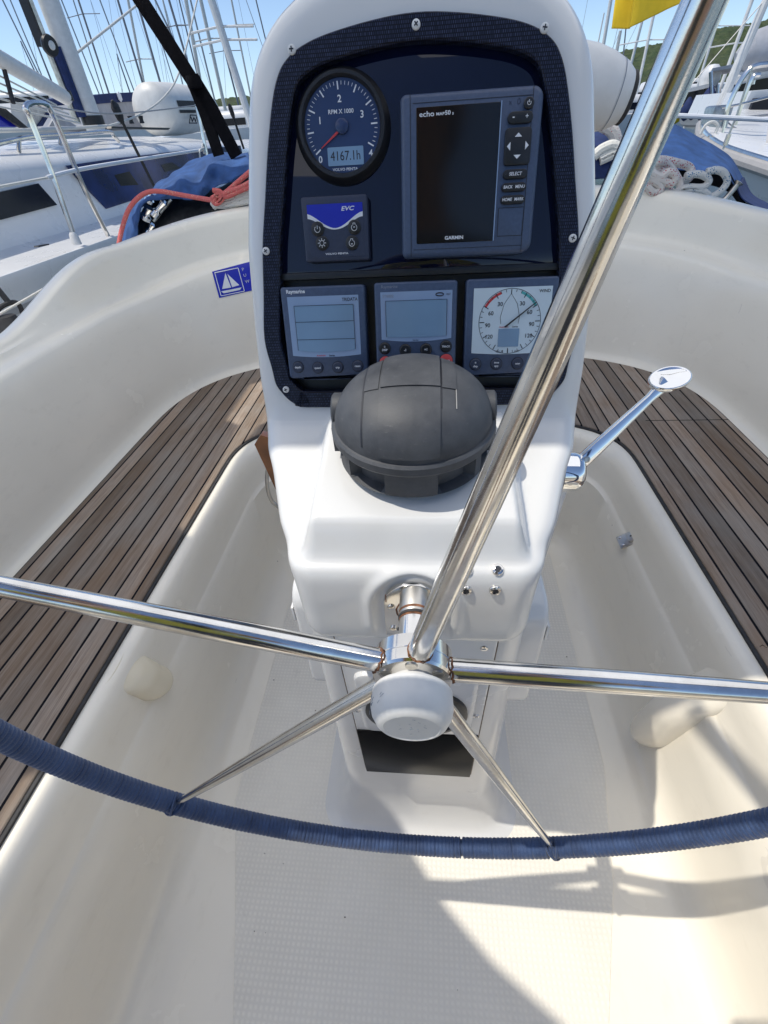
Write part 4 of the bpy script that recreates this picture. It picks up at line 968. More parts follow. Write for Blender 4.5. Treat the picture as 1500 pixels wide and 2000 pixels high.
# ================================================================== distant masts
def mast(x0, y0, x1, y1, Y, wpx, mat, label, spr=None, stays=1, name='mast', zb=.8, furl=False):
    """mast seen from (x0,y0) up to (x1,y1); built at distance Y and carried on past the frame"""
    a = at(x1, y1, 'Y', Y); b = at(x0, y0, 'Y', Y); d = (a - b).normalized()
    if d.z < 0: d = -d
    lo = a if a.z < b.z else b
    foot = lo - d * ((lo.z - zb) / d.z) if lo.z > zb else lo
    top = foot + d * (11 if Y < 18 else 15)
    if b.z > 0 and abs(y0) > 1: top = b if b.z > a.z else a      # its head is in the picture
    dep = (CM.transposed() @ (lo - CAM)).z * -1
    r = wpx * (.85 if mat == 'mast_dark' else 1) * dep / FPX / 2
    o = thing(name, label, 'mast', foot, group='masts of the moored yachts')
    m = MB(); m.tube([(0, 0, 0), (top - foot) * .6, top - foot], [r, r, r * .8], 10); m.build('pole', mat, o)
    H = (top - foot).length
    for k, fr in enumerate(spr or []):
        p = at(x0 + (x1 - x0) * fr, y0 + (y1 - y0) * fr, 'Y', Y) - foot
        w = .7 if Y < 30 else .9; m = MB(); m.tube([p + Vector((-w, .1, -.05)), p, p + Vector((w, -.1, -.05))], min(.02, r * .35), 6); m.build('spreader', mat, o)
    for k in range(stays):
        s_ = (-1, 1, -.6, .6)[k]; m = MB(); m.tube([(top - foot) * (1 - .12 * k), Vector((s_ * 1.1, -.4 * (k + 1), 0))], max(.006, .32 * dep / FPX), 5); m.build('stay', 'wire', o)
    return o
ML = [ (60, 55, 105, 170, 26, 4, 'mast_dark', [], 1), (40, 80, 71, 146, 30, 3.2, 'mast_dark', [], 1), (107, 0, 195, 225, 30, 2.6, 'wire', [], 0), (153, 0, 212, 180, 24, 4, 'mast_dark', [.15], 2),
       (230, 0, 283, 177, 22, 4.5, 'mast_dark', [], 2), (250, 0, 284, 177, 28, 4.5, 'mast_alloy', [.65], 1), (267, 0, 316, 172, 26, 5, 'mast_dark', [], 1), (228, 105, 253, 178, 34, 3.2, 'mast_dark', [], 1),
       (303, 0, 370, 142, 30, 3.5, 'wire', [], 0), (330, 0, 372, 140, 27, 5, 'mast_dark', [.35], 2), (363, 0, 394, 176, 20, 7, 'mast_alloy', [], 1), (392, 0, 448, 250, 24, 6.5, 'mast_alloy', [.3], 2),
       (413, 0, 482, 215, 13, 14, 'mast_white', [.24, .36], 2), (435, 85, 471, 225, 34, 4, 'mast_dark', [.1], 1), (372, 0, 424, 215, 36, 3.2, 'wire', [], 0), (350, 0, 396, 190, 40, 3, 'mast_dark', [], 0),
       (500, 0, 514, 58, 30, 3, 'mast_dark', [], 1), (5, 0, 78, 150, 34, 2.6, 'wire', [], 0), (120, 0, 180, 150, 38, 2.4, 'wire', [], 0), (195, 0, 262, 178, 36, 2.4, 'wire', [], 0), (143, 0, 200, 178, 30, 2.2, 'wire', [], 0), (290, 0, 345, 178, 40, 2.2, 'wire', [], 0), (318, 0, 358, 170, 34, 3, 'mast_alloy', [.3], 1), (452, 0, 476, 120, 30, 3.5, 'mast_alloy', [.4], 0), (20, 0, 66, 110, 30, 2.4, 'wire', [], 0)]
ordn = ['first', 'second', 'third', 'fourth', 'fifth', 'sixth', 'seventh', 'eighth', 'ninth', 'tenth', 'eleventh', 'twelfth', 'thirteenth', 'fourteenth', 'fifteenth', 'sixteenth', 'seventeenth', 'eighteenth', 'nineteenth', 'twentieth', 'twenty-first', 'twenty-second', 'twenty-third', 'twenty-fourth', 'twenty-fifth', 'twenty-sixth']
ML.sort(key=lambda q: q[0] + (q[2] - q[0]) * (-(q[1]) / max(1, q[3] - q[1])))
cn = {'mast_dark': 'dark grey', 'wire': 'very thin grey', 'mast_alloy': 'pale alloy', 'mast_white': 'thick white'}
for i, q in enumerate(ML):
    mast(*q[:6], q[6], '%s mast left of the pedestal, %s from the photo edge' % (cn[q[6]], ordn[i]), q[7], q[8])
MR = [(1193, 0, 1175, 109, 24, 6.5, 'mast_white', [], 1), (1180, 25, 1166, 95, 34, 3, 'mast_white', [], 0), (1212, 60, 1200, 125, 22, 7, 'mast_alloy', [], 1), (1226, 20, 1215, 132, 26, 3.2, 'mast_dark', [], 1),
      (1262, 12, 1228, 142, 22, 5.5, 'mast_white', [], 1), (1283, 0, 1247, 165, 18, 5.5, 'mast_white', [.47], 2), (1415, 0, 1362, 168, 16, 4.5, 'mast_white', [.3], 2), (1469, 0, 1420, 135, 14, 6.5, 'mast_white', [.62], 2)]
for i, q in enumerate(MR):
    mast(*q[:6], q[6], '%s mast before the green hill, %s right of the pedestal head' % ({'mast_white': 'white', 'mast_alloy': 'pale alloy', 'mast_dark': 'dark thin'}[q[6]], ordn[i]), q[7], q[8])
fm = mast(1500, -8, 1432, 148, 8.5, 17, 'mast_white', 'thick pale mast with furled sail at the right edge', None, 1)
# small signs of the far marina: low hulls under the masts
def hull_far(px, py, Y, L_, h, label, mat='gel_neighbour', ang=0, cab=True):
    c = at(px, py, 'Y', Y); o = thing('moored_boat', label, 'boat', (c.x, Y, c.z - h), (0, 0, ang), 'boats moored across the water')
    m = MB(); st = []
    for t in [i / 14 for i in range(15)]:
        w = .9 * math.sin(PI * min(1, .18 + t * .82)) ** .6 * (1 if t < .5 else math.sqrt(max(0, 1 - ((t - .5) / .5) ** 2.2))) + .02
        x = (t - .5) * L_; st.append([(x, -w, h * (1 + .18 * t)), (x, -w * .9, h * .35), (x, -w * .35, -.3), (x, w * .35, -.3), (x, w * .9, h * .35), (x, w, h * (1 + .18 * t)), (x, 0, h * (1.05 + .18 * t))])
    m.loops(st, True, True, True); m.build('hull', mat, o, ang=50)
    if cab:
        m = MB(); m.M = Matrix.Translation((0, 0, h * 1.05)); m.rrect(-L_ * .28, L_ * .2, -.6, .6, .3, -.05, .42, .15); cb = m.build('cabin', 'gel_neighbour', o, ang=50)
        m = MB(); m.M = Matrix.Translation((0, 0, h * 1.05)); m.box(-L_ * .22, L_ * .12, -.612, .612, .12, .26); m.build('window', 'window_dark', cb, False)
    return o
for i, (px, py, Y, L_, h, lab_) in enumerate([(455, 262, 16, 5, 1.0, 'small white boat hull low behind the black strap, left of the pedestal'), (425, 238, 26, 7, 1.1, 'white boat farthest back under the masts left of the pedestal'),
        (1200, 232, 17, 6, .9, 'white boat half hidden below the white cowl'), (1285, 196, 30, 8, 1.2, 'white boat below the hill behind the big steel spoke'), (1330, 178, 36, 8, 1.3, 'far white boat under the hill, right of the steel spoke'), (60, 214, 22, 8, 1.2, 'white boat far behind the boom at the left edge')]):
    hull_far(px, py, Y, L_, h, lab_, ang=R(8 * (i % 3)))

# ================================================================== NEIGHBOURING YACHT on the left
nb = thing('neighbour_yacht', 'big white sailing yacht moored alongside on the left with blue tinted windows', 'yacht', (-2.4, 4, -1.1))
NM = Matrix.Translation((2.4, -4, 1.1))
def nmb(): m = MB(); m.M = NM; return m
SEC = [(-2.62, -1.2), (-2.50, -.2), (-2.44, .30), (-2.42, .58), (-2.405, .70), (-2.40, .745), (-2.405, .765), (-2.43, .772), (-2.455, .762), (-2.47, .745), (-2.75, .755), (-2.90, .765), (-2.955, .785), (-2.975, .83),
       (-2.995, 1.0), (-3.015, 1.19), (-3.03, 1.225), (-3.07, 1.262), (-3.16, 1.292), (-3.45, 1.345), (-3.9, 1.385), (-4.5, 1.40), (-5.1, 1.36), (-5.6, 1.25), (-5.9, .8), (-6.3, .75), (-6.35, -1.2)]
st = []
for Y in [-3 + i * .5 for i in range(35)]:
    k = ss(9, 14.5, Y); c = -4.3
    st.append([(x + (c - x) * k * .75, Y, z + .04 * ss(5, 14, Y) - (.12 * ss(7.5, 11.5, Y) * (1.40 - 0 if z > 1.0 else 0))) for x, z in SEC])
m = nmb(); m.loops(st, False); m.build('hull_and_deck', 'gel_neighbour', nb, ang=40)
m = nmb(); m.loops([[(-2.432, Y, z) for Y in (-3, 9)] for z in (.565, .60)] , False); m.v = [v + Vector((.020, 0, 0)) for v in m.v]; m.build('grey_stripe', 'stripe_grey', nb, False)
def npoly(pts, X, th, mat, name, par=nb, label=None):
    P = [at(px, py, 'X', X) for px, py in pts]
    m = nmb(); m.loops([[tuple(p + Vector((-.03, 0, 0))) for p in P], [tuple(p + Vector((th, 0, 0))) for p in P]], True, True, True); return m.build(name, mat, par, False, label=label)
w1 = npoly([(134, 323), (220, 310), (330, 297), (470, 284), (478, 320), (478, 345), (300, 378), (208, 408)], -2.972, .0, 'window_blue', 'long_window')
npoly([(223, 342), (252, 335), (270, 361), (236, 363)], -2.972, .003, 'screen_black', 'dark_pane', w1); npoly([(314, 322), (336, 317), (352, 328), (322, 336)], -2.972, .003, 'screen_black', 'dark_pane', w1)
npoly([(-120, 402), (75, 358), (112, 400), (-120, 462)], -2.972, .0, 'window_dark', 'aft_window')
# rail gate
def ntube(pts, r, mat, name, par=nb, n=10, cm=True, X=None):
    m = nmb(); P = catmull(pts, 6) if cm else pts; m.tube(P, r, n); return m.build(name, mat, par)
ga = [at(145, 462, 'X', -2.46), at(98, 330, 'X', -2.46), at(60, 232, 'X', -2.46), at(50, 212, 'X', -2.46), at(60, 202, 'X', -2.46), at(85, 203, 'X', -2.46), at(97, 213, 'X', -2.46), at(120, 262, 'X', -2.46), at(170, 380, 'X', -2.46), at(228, 492, 'X', -2.46)]
gt = ntube(ga, .0165, 'steel', 'rail_gate')
b0 = at(147, 468, 'X', -2.46); m = nmb(); m.M = NM @ Matrix.Translation(b0); m.lathe([(.032, -.03), (.028, .03), (.018, .045)], 18); m.build('rail_foot', 'white_plastic', gt)
ntube([at(-30, 370, 'X', -2.47), at(92, 347, 'X', -2.46)], .007, 'rope_white', 'lifeline', cm=False, n=6)
ntube([at(92, 347, 'X', -2.46), at(160, 330, 'X', -2.46), at(280, 310, 'X', -2.46), at(398, 292, 'X', -2.46)], .013, 'print_white', 'lifeline', n=8)
ntube([at(100, 208, 'X', -2.46), at(230, 222, 'X', -2.46), at(382, 206, 'X', -2.46)], .005, 'wire', 'lifeline', n=6)
ntube([at(383, 204, 'X', -2.46), at(405, 306, 'X', -2.46)], .018, 'steel', 'stanchion', cm=False)
ntube([at(-20, 285, 'X', -3.2), at(60, 268, 'X', -3.2), at(150, 262, 'X', -3.2), at(212, 258, 'X', -3.2), at(222, 266, 'X', -3.2), at(232, 276, 'X', -3.2)], .018, 'steel', 'roof_handrail')
for px, y0, y1 in ((37, 272, 296), (118, 264, 282)): ntube([at(px, y0, 'X', -3.2), at(px, y1, 'X', -3.2)], .016, 'steel', 'handrail_post', cm=False)
ntube([at(-20, 256, 'X', -3.4), at(110, 252, 'X', -3.4), at(210, 246, 'X', -3.4)], .014, 'rope_white', 'deck_rope')
ntube([at(212, 246, 'X', -3.4), at(270, 225, 'X', -3.3), at(320, 190, 'X', -3.2), at(352, 135, 'X', -3.1), at(385, 0, 'X', -3.0)], .010, 'rope_white', 'hanging_rope')
ntube([at(148, 105, 'X', -3.7), at(270, 8, 'X', -3.7), at(300, -20, 'X', -3.7)], .012, 'rope_white', 'hanging_rope', cm=False)
npoly([(214, 247), (330, 250), (326, 254), (214, 251)], -3.25, .02, 'black_plastic', 'hatch_rim')
npoly([(75, 480), (96, 476), (96, 478.5), (75, 483)], -2.40, .0005, 'print_black', 'small_mark')
# rope eye + knot on the stanchion
k0 = at(398, 290, 'X', -2.44); m = nmb()
m.tube(catmull([k0 + Vector((.0, .035 * math.sin(t * 1.9) , .04 * math.cos(t * 1.3) + .006 * math.sin(t * 5))) for t in range(9)], 6), .009, 8); m.tube(catmull([k0, k0 + Vector((.0, -.12, -.01)), k0 + Vector((0, -.16, -.06)), k0 + Vector((0, -.165, -.14))], 6), .009, 8); m.build('tied_rope', 'rope_white', nb)
# mast with boom
XM = -3.75
ma = thing('yacht_mast', 'broad white mast with winch blocks standing on the left yacht', 'mast', at(183, 240, 'X', XM))
mo = at(183, 240, 'X', XM); u_ = (at(95, 0, 'X', XM) - mo); u_.normalize(); m = MB(); m.tube([Vector((0, 0, -.1)), u_ * 9], .098, 24); m.build('pole', 'mast_white', ma)
s1 = Vector((-.15, -.20, .0)); m = MB(); m.tube([s1 * .7, s1 + u_ * 4.5], .035, 10); m.build('luff_track', 'steel_dull', ma)
m = MB(); m.M = Matrix.Translation(s1 * .9 + u_ * .95) @ u_.to_track_quat('Z', 'Y').to_matrix().to_4x4(); m.box(-.04, .04, -.04, .04, -.35, .45, .01); m.build('block_cover', 'black_plastic', ma)
pc = at(97, 89, 'X', XM + .14) - mo; m = MB(); m.M = Matrix.Translation(pc) @ Matrix.Rotation(R(100), 4, 'Y') @ Matrix.Rotation(R(20), 4, 'X'); m.lathe([(.075, -.02), (.082, 0), (.075, .02), (.04, .022), (.001, .022)], 24); q = m.build('pulley', 'black_plastic', ma)
m = MB(); m.M = Matrix.Translation(pc + Vector((.022, 0, 0))) @ Matrix.Rotation(R(100), 4, 'Y') @ Matrix.Rotation(R(20), 4, 'X'); m.lathe([(.036, 0), (.03, .008), (.015, .009), (.001, .004)], 18); m.build('pulley_hub', 'mast_white', q)
m = MB(); m.tube([Vector((-.04, -.12, .05)) , Vector((-.04, -.12, .05)) + u_ * .55], .05, 8); m.build('halyard_clutch', 'navy_canvas', ma)
m = MB(); m.lathe([(.115, -.03), (.115, .06)], 24); m.build('mast_collar', 'black_plastic', ma)
for k in range(3):
    m = MB(); m.lathe([(.03, 0), (.022, .03), (.03, .07), (.001, .072)], 14, (.16 + .08 * k, .3 + .1 * k, -.02)); m.build('deck_block', 'black_plastic', ma)
bm = thing('boom', 'white boom slanting down to the mast of the left yacht', 'boom', at(128, 190, 'X', XM))
e0 = at(-40, 92, 'X', XM + .25) - at(128, 190, 'X', XM); m = MB(); m.tube([e0, Vector((0, 0, 0))], .066, 16); m.build('spar', 'mast_white', bm)
m = MB(); m.lathe([(.07, -.03), (.07, .05)], 12); m.build('gooseneck', 'black_plastic', bm)
for k in range(5):
    y0 = 128 + 14 * k; m = MB(); m.tube([at(-40, y0 + 4 * k, 'X', XM + .2) - at(128, 190, 'X', XM), at(110 + 12 * k, 205 + 9 * k, 'X', XM + .1) - at(128, 190, 'X', XM)], .008, 6); m.build('control_line', 'rope_white', bm)
m = MB(); m.tube([at(8, 135, 'X', XM + .2) - at(128, 190, 'X', XM), at(26, 202, 'X', XM + .2) - at(128, 190, 'X', XM)], .018, 8); m.build('dark_sheet', 'black_rubber', bm)
# sprayhood of the left yacht
sp = thing('sprayhood', 'folded blue sprayhood with clear panes behind the rail gate', 'sprayhood', at(40, 240, 'X', -3.7))
o_ = at(40, 240, 'X', -3.7)
def spq(pts, X, mat, name, th=.02):
    P = [at(px, py, 'X', X) - o_ for px, py in pts]; m = MB(); m.loops([[tuple(p) for p in P], [tuple(p - Vector((th, 0, 0))) for p in P]], True, True, True); m.build(name, mat, sp, False)
spq([(-40, 214), (0, 213), (50, 248), (-40, 248)], -3.72, 'evc_blue', 'blue_flap'); spq([(-40, 205), (6, 208), (56, 250), (42, 250), (0, 222), (-40, 216)], -3.68, 'black_rubber', 'edge_band')
spq([(56, 205), (98, 212), (76, 246), (64, 246)], -3.72, 'clear_plastic', 'clear_pane'); spq([(98, 212), (103, 214), (84, 246), (74, 247)], -3.70, 'navy_canvas', 'pane_border'); spq([(20, 202), (45, 200), (60, 232), (50, 248), (22, 222)], -3.76, 'gel_white', 'white_winch_cover', .1)
spq([(110, 222), (150, 246), (96, 247)], -3.74, 'grey_tarp', 'grey_pane')
# deck brush leaning on the left yacht
for nm, (a_, b_), w_, lb in (('deck_brush', ((232, 224), (303, 368)), .013, 'black handled deck brush standing bristles up against the left yacht'), ('boat_hook', ((453, 220), (476, 290)), .016, 'short black rod beside the pedestal, behind the blue canvas')):
    p0, p1 = at(*b_, 'X', -2.62), at(*a_, 'X', -2.62); o = thing(nm, lb, 'brush' if 'brush' in nm else 'rod', p1 if p1.z < p0.z else p0)
    base = Vector(o.location); m = MB(); m.tube([p0 - base, p1 - base], w_, 8); m.build('handle', 'black_plastic', o)
    m = MB(); d = (p1 - p0).normalized(); m.tube([p1 - base - d * .06, p1 - base - d * .02, p1 - base + d * .06, p1 - base + d * .10], [.02, .045 if w_ < .015 else .03, .05 if w_ < .015 else .03, .015], 9, flat=.6); m.build('head', 'black_rubber', o)
# dinghy lashed on deck
dn = thing('dinghy', 'white inflatable dinghy with black stripes and an emblem lying on the left yacht', 'dinghy', at(350, 262, 'X', -3.9)); do = Vector(dn.location)
p0 = at(308, 214, 'X', -3.9) - do; p1 = at(402, 214, 'X', -3.9) - do; ax = p1 - p0; r0 = .31
m = MB(); m.tube([p0 + ax * t for t in (-.13, -.115, -.08, 0, .25, .5, .75, .95, 1.1, 1.18, 1.2)], [.03, .17, .29, r0 * .97, r0, r0 * .98, r0 * .93, r0 * .8, r0 * .55, r0 * .25, .02], 28); m.build('tube', 'dinghy_pvc', dn, ang=60)
def dnband(z0, z1, mat, name):
    m = MB(); L = []
    for t in [i / 16 for i in range(17)]:
        c = p0 + ax * (.02 + .82 * t); rad = interp([(0, r0 * .975), (.25, r0), (.5, r0 * .98), (.75, r0 * .93), (.95, r0 * .8)], .02 + .82 * t) + .006
        L.append([(c.x + math.sqrt(rad ** 2 - z ** 2), c.y, c.z + z) for z in (z0, z1)])
    m.loops(L, False); m.build(name, mat, dn)
dnband(.015, .085, 'black_rubber', 'rub_stripe'); dnband(-.055, -.02, 'black_rubber', 'rub_stripe')
ec = at(371, 233, 'X', -3.9) - do + Vector((r0 * .93, 0, -.02)); m = MB()
E_ = [at(x, y, 'X', -3.9 + .30) - do for x, y in ((365, 225), (380, 226), (378, 241), (363, 241))]
def eline(P): m.tube([Vector((p.x + .055, p.y, p.z)) for p in P], .008, 5)
eline(E_ + [E_[0]]); eline([at(x, y, 'X', -3.6) - do for x, y in ((366, 229), (369, 238), (372, 230), (375, 238), (379, 224))]); m.build('emblem', 'print_black', dn)
gc = thing('covered_tender', 'grey covered tender with a dark blue top edge behind the mast foot', 'tender', at(240, 250, 'X', -4.6)); go = Vector(gc.location)
def gq(pts, mat, name, X=-4.6, th=.9):
    P = [at(px, py, 'X', X) - go for px, py in pts]; m = MB(); m.loops([[tuple(p) for p in P], [tuple(p - Vector((th, 0, 0))) for p in P]], True, True, True); m.build(name, mat, gc, False)
gq([(172, 202), (215, 195), (300, 196), (310, 250), (180, 250)], 'grey_tarp', 'cover'); gq([(172, 188), (215, 182), (285, 179), (300, 196), (215, 201), (180, 204)], 'navy_canvas', 'top_edge', -4.58, .8)
m = MB(); cq = at(233, 189, 'X', -4.56) - go; m.M = Matrix.Translation(cq) @ Matrix.Rotation(R(90), 4, 'Y'); m.lathe([(.06, 0), (.06, .01), (.001, .012)], 6); m.build('badge', 'print_white', gc)
# fender hung between the boats
fc = at(44, 648, 'X', -1.98); fe = thing('fender', 'white fender with a black cap hanging between the two yachts', 'fender', fc + Vector((0, -.05, -.45)))
m = MB(); m.lathe([(.02, -.42), (.10, -.38), (.125, -.25), (.125, .28), (.105, .36)], 32); m.build('body', 'white_plastic', fe)
m = MB(); m.lathe([(.108, .35), (.10, .40), (.062, .50), (.045, .53), (.04, .54), (.001, .545)], 32); m.build('cap', 'black_rubber', fe)
fb = Vector(fe.location); m = MB(); tp = at(18, 592, 'X', -1.98) - fb; en = at(0, 570, 'X', -2.0) - fb
m.tube(catmull([Vector((-.02, -.06, .48)), tp * .5 + Vector((-.02, -.05, .27)), tp, tp * .5 + Vector((.02, .06, .27)), Vector((.02, .06, .46))], 6), .011, 8); m.tube([tp, en + (en - tp) * .6], .013, 8); m.build('lanyard', 'black_rubber', fe)
rp = thing('mooring_line', 'thin pale line running from the left edge past the coaming corner', 'line', at(60, 580, 'X', -1.95)); ro = Vector(rp.location)
m = MB(); m.tube([at(-30, 630, 'X', -1.95) - ro, at(153, 525, 'X', -1.95) - ro, at(222, 478, 'X', -1.95) - ro], .0055, 6); m.build('strand', 'rope_white', rp)
m = MB(); q = at(153, 526, 'X', -1.93) - ro; m.M = Matrix.Translation(q); m.lathe([(.012, -.02), (.018, 0), (.012, .02)], 12); m.build('bead', 'steel_dull', rp)

# ================================================================== gear on our coaming, left of the pedestal
def surf(rows, mat, name, parent, org, k=6, amp=.0, fr=6, seed=0, ang=60):
    rows = [catmull(r_, k) for r_ in rows]; cols = [catmull([r_[i] for r_ in rows], k) for i in range(len(rows[0]))]
    m = MB(); L = []
    for c in cols:
        row = []
        for p in c:
            n_ = noise.noise_vector(p * fr + Vector((seed, 0, 0))) * amp + noise.noise_vector(p * fr * 2.7 + Vector((0, seed, 0))) * amp * .4
            row.append(p + n_ - org)
        L.append(row)
    m.loops(L, False); o = m.build(name, mat, parent, ang=ang); md = o.modifiers.new('thick', 'SOLIDIFY'); md.thickness = .004; return o
def A3(pts, Y): return [at(px, py, 'Y', y_) for (px, py), y_ in zip(pts, Y if isinstance(Y, (list, tuple)) else [Y] * len(pts))]
og = at(350, 400, 'Y', 2.65); cv = thing('canvas_cover', 'crumpled blue canvas cover lying over gear left of the pedestal', 'canvas', og)
T0 = [(490, 297), (450, 300), (410, 304), (372, 318), (338, 336), (312, 356), (290, 382), (262, 410), (246, 440), (234, 470)]
T1 = [(490, 308), (452, 312), (414, 322), (382, 338), (352, 348), (326, 362), (300, 380), (268, 405), (252, 440), (240, 472)]
T2 = [(490, 326), (455, 340), (425, 352), (398, 364), (362, 366), (334, 372), (306, 380), (276, 398), (262, 432), (250, 472)]
T3 = [(490, 336), (458, 350), (430, 362), (402, 376), (366, 380), (340, 380), (312, 384), (284, 398), (272, 430), (264, 470)]
surf([A3(T0, 2.95), A3(T1, [2.72, 2.74, 2.66, 2.74, 2.66, 2.74, 2.68, 2.7, 2.7, 2.7]), A3(T2, [2.62, 2.55, 2.64, 2.56, 2.62, 2.56, 2.6, 2.6, 2.6, 2.6]), A3(T3, 2.58)], 'blue_canvas', 'cloth', cv, og, 9, .022, 7, 3, 80)
bg_ = thing('stowed_bag', 'black bag with chrome fittings stuffed beneath the crumpled blue canvas', 'bag', at(350, 440, 'Y', 2.7)); bo = Vector(bg_.location)
B0 = [(490, 336), (440, 360), (390, 376), (330, 378), (285, 396), (268, 430), (258, 475)]; B1 = [(490, 372), (440, 392), (390, 412), (340, 424), (305, 440), (286, 455), (262, 478)]; B2 = [(490, 420), (440, 425), (390, 440), (340, 450), (305, 470), (286, 480), (262, 490)]
surf([A3(B0, 2.85), A3(B1, 2.68), A3(B2, 2.66)], 'black_rubber', 'sack', bg_, bo, 6, .02, 8, 9)
for (px, py, r_, l) in ((290, 394, .022, .05), (284, 428, .028, .06), (300, 420, .020, .09), (290, 455, .018, .05)):
    q = at(px, py, 'Y', 2.62) - bo; m = MB(); m.M = Matrix.Translation(q) @ Matrix.Rotation(R(35 + px % 40), 4, 'Y'); m.lathe([(r_, 0), (r_, l * .3), (r_ * .6, l * .4), (r_ * .6, l * .7), (r_ * .9, l)], 14); m.build('fitting', 'chrome', bg_)
m = MB(); m.tube([at(300, 432, 'Y', 2.63) - bo, at(334, 390, 'Y', 2.66) - bo], .008, 6); m.build('rod', 'steel_dull', bg_)
def rope(name, label, pts, Y, r, mat, k=7, cat='rope'):
    P = A3(pts, Y); o = thing(name, label, cat, P[0]); m = MB(); m.tube([p - P[0] for p in catmull(P, k)], r, 10); m.build('strand', mat, o); return o
rr_ = rope('red_rope', 'salmon red rope draped over the blue canvas and knotted by the pedestal', [(231, 482), (238, 448), (250, 412), (268, 388), (290, 375), (316, 374), (350, 380), (390, 387), (420, 391), (430, 384), (446, 372), (462, 358), (495, 330)], [2.45, 2.5, 2.52, 2.54, 2.54, 2.54, 2.54, 2.5, 2.46, 2.46, 2.46, 2.46, 2.46], .0100, 'rope_orange')
ro = Vector(rr_.location)
for pts in ([(418, 394), (424, 378), (436, 384), (428, 396), (440, 378), (470, 366), (495, 352)], [(420, 380), (442, 384), (466, 374), (495, 362)], [(416, 372), (430, 374), (436, 386), (422, 398), (414, 388), (430, 380)]):
    m = MB(); m.tube([p - ro for p in catmull(A3(pts, 2.44), 7)], .0098, 10); m.build('loop', 'rope_orange', rr_)
rope('white_rope', 'dirty white rope bundle on the coaming left of the pedestal', [(417, 405), (428, 398), (450, 394), (490, 380), (495, 374), (450, 386), (425, 392), (416, 399), (440, 402), (490, 392)], 2.47, .012, 'rope_white')
sb = thing('black_strap', 'black webbing strap rising steeply and forking above the left canvas', 'strap', at(425, 300, 'Y', 2.75)); so_ = Vector(sb.location)
def strap(pts, w, nm):
    P = A3(pts, 2.75); m = MB(); L = []
    for i, p in enumerate(P):
        d = (P[min(i + 1, len(P) - 1)] - P[max(i - 1, 0)]).normalized(); s_ = d.cross(Vector((0, 1, 0))).normalized() * w; t_ = Vector((0, .006, 0))
        L.append([tuple(p - so_ + a * s_ + b * t_) for a, b in ((-1, -1), (1, -1), (1, 1), (-1, 1))])
    m.loops(L, True, True, True); m.build(nm, 'strap_web', sb, False)
strap([(262, -20), (320, 70), (375, 156)], .029, 'upper_strap'); strap([(373, 152), (398, 215), (428, 304)], .026, 'lower_strap'); strap([(376, 152), (415, 215), (462, 306)], .029, 'lower_strap')
m = MB(); m.M = Matrix.Translation(at(379, 160, 'Y', 2.72) - so_); m.lathe([(.03, -.02), (.034, 0), (.03, .02)], 14); m.build('buckle', 'strap_web', sb)

# ================================================================== gear on the right
og = at(1380, 320, 'Y', 2.75); cv2 = thing('canvas_cover', 'taut blue canvas cover with a dark underside right of the big spoke', 'canvas', og)
U0 = [(1262, 262), (1290, 246), (1318, 243), (1345, 254), (1378, 272), (1412, 296), (1434, 318), (1452, 348), (1468, 378), (1500, 398), (1540, 420)]
U1 = [(1270, 290), (1290, 285), (1318, 285), (1346, 290), (1378, 300), (1405, 312), (1428, 328), (1444, 356), (1458, 384), (1500, 408), (1540, 428)]
U2 = [(1278, 322), (1296, 326), (1320, 329), (1348, 333), (1376, 335), (1402, 333), (1420, 336), (1436, 362), (1450, 392), (1500, 418), (1540, 438)]
surf([A3(U0[:8], 3.25), A3(U1[:8], 2.95), A3(U2[:8], 2.68)], 'blue_canvas', 'cloth', cv2, og, 8, .006, 5, 1, 80)
surf([A3(U0[7:], 3.25), A3(U1[7:], 2.95), A3(U2[7:], 2.68)], 'navy_canvas', 'shaded_cloth_tail', cv2, og, 8, .006, 5, 1, 80)  # same blue cloth, its shaded end put in as darker navy
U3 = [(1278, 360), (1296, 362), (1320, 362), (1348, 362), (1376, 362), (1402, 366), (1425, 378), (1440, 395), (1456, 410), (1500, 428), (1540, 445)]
surf([A3(U2, 2.69), A3(U3, 2.74)], 'strap_web', 'shaded_underside', cv2, og, 6, .006, 5, 2, 80)  # black sheet stands in for the shade under the cover
m = MB(); m.tube([p - og for p in catmull(A3([(1283, 262), (1278, 285), (1283, 318)], 2.95), 6)], .006, 6); m.build('piping', 'navy_canvas', cv2)
wi = at(1428, 375, 'Y', 2.66); m = MB(); m.M = Matrix.Translation(wi - og) @ Matrix.Rotation(R(30), 4, 'Y'); m.lathe([(.02, -.05), (.012, -.02), (.012, .03), (.022, .04), (.001, .045)], 12); m.build('fitting', 'steel_dull', cv2)
R1 = [(1262, 318), (1290, 312), (1322, 318), (1346, 326), (1350, 342), (1336, 354), (1312, 350), (1296, 340), (1286, 352), (1300, 366), (1316, 378), (1328, 366), (1322, 346), (1304, 322), (1286, 316), (1272, 326), (1280, 346), (1296, 352), (1290, 330), (1270, 318)]
rope('rope_coil', 'coiled white rope with red flecks beside the big spoke', R1, [2.5, 2.5, 2.5, 2.52, 2.5, 2.46, 2.44, 2.44, 2.42, 2.42, 2.42, 2.43, 2.46, 2.46, 2.4, 2.4, 2.38, 2.38, 2.44, 2.46], .0150, 'rope_red')
R1b = [(1248, 330), (1262, 346), (1284, 358), (1290, 370), (1276, 376), (1262, 362), (1254, 346), (1268, 338), (1290, 346), (1306, 336), (1318, 344), (1312, 358), (1290, 352), (1268, 348)]
rope('rope_coil', 'lower bight of red flecked rope tight against the spoke', R1b, 2.37, .0150, 'rope_red')
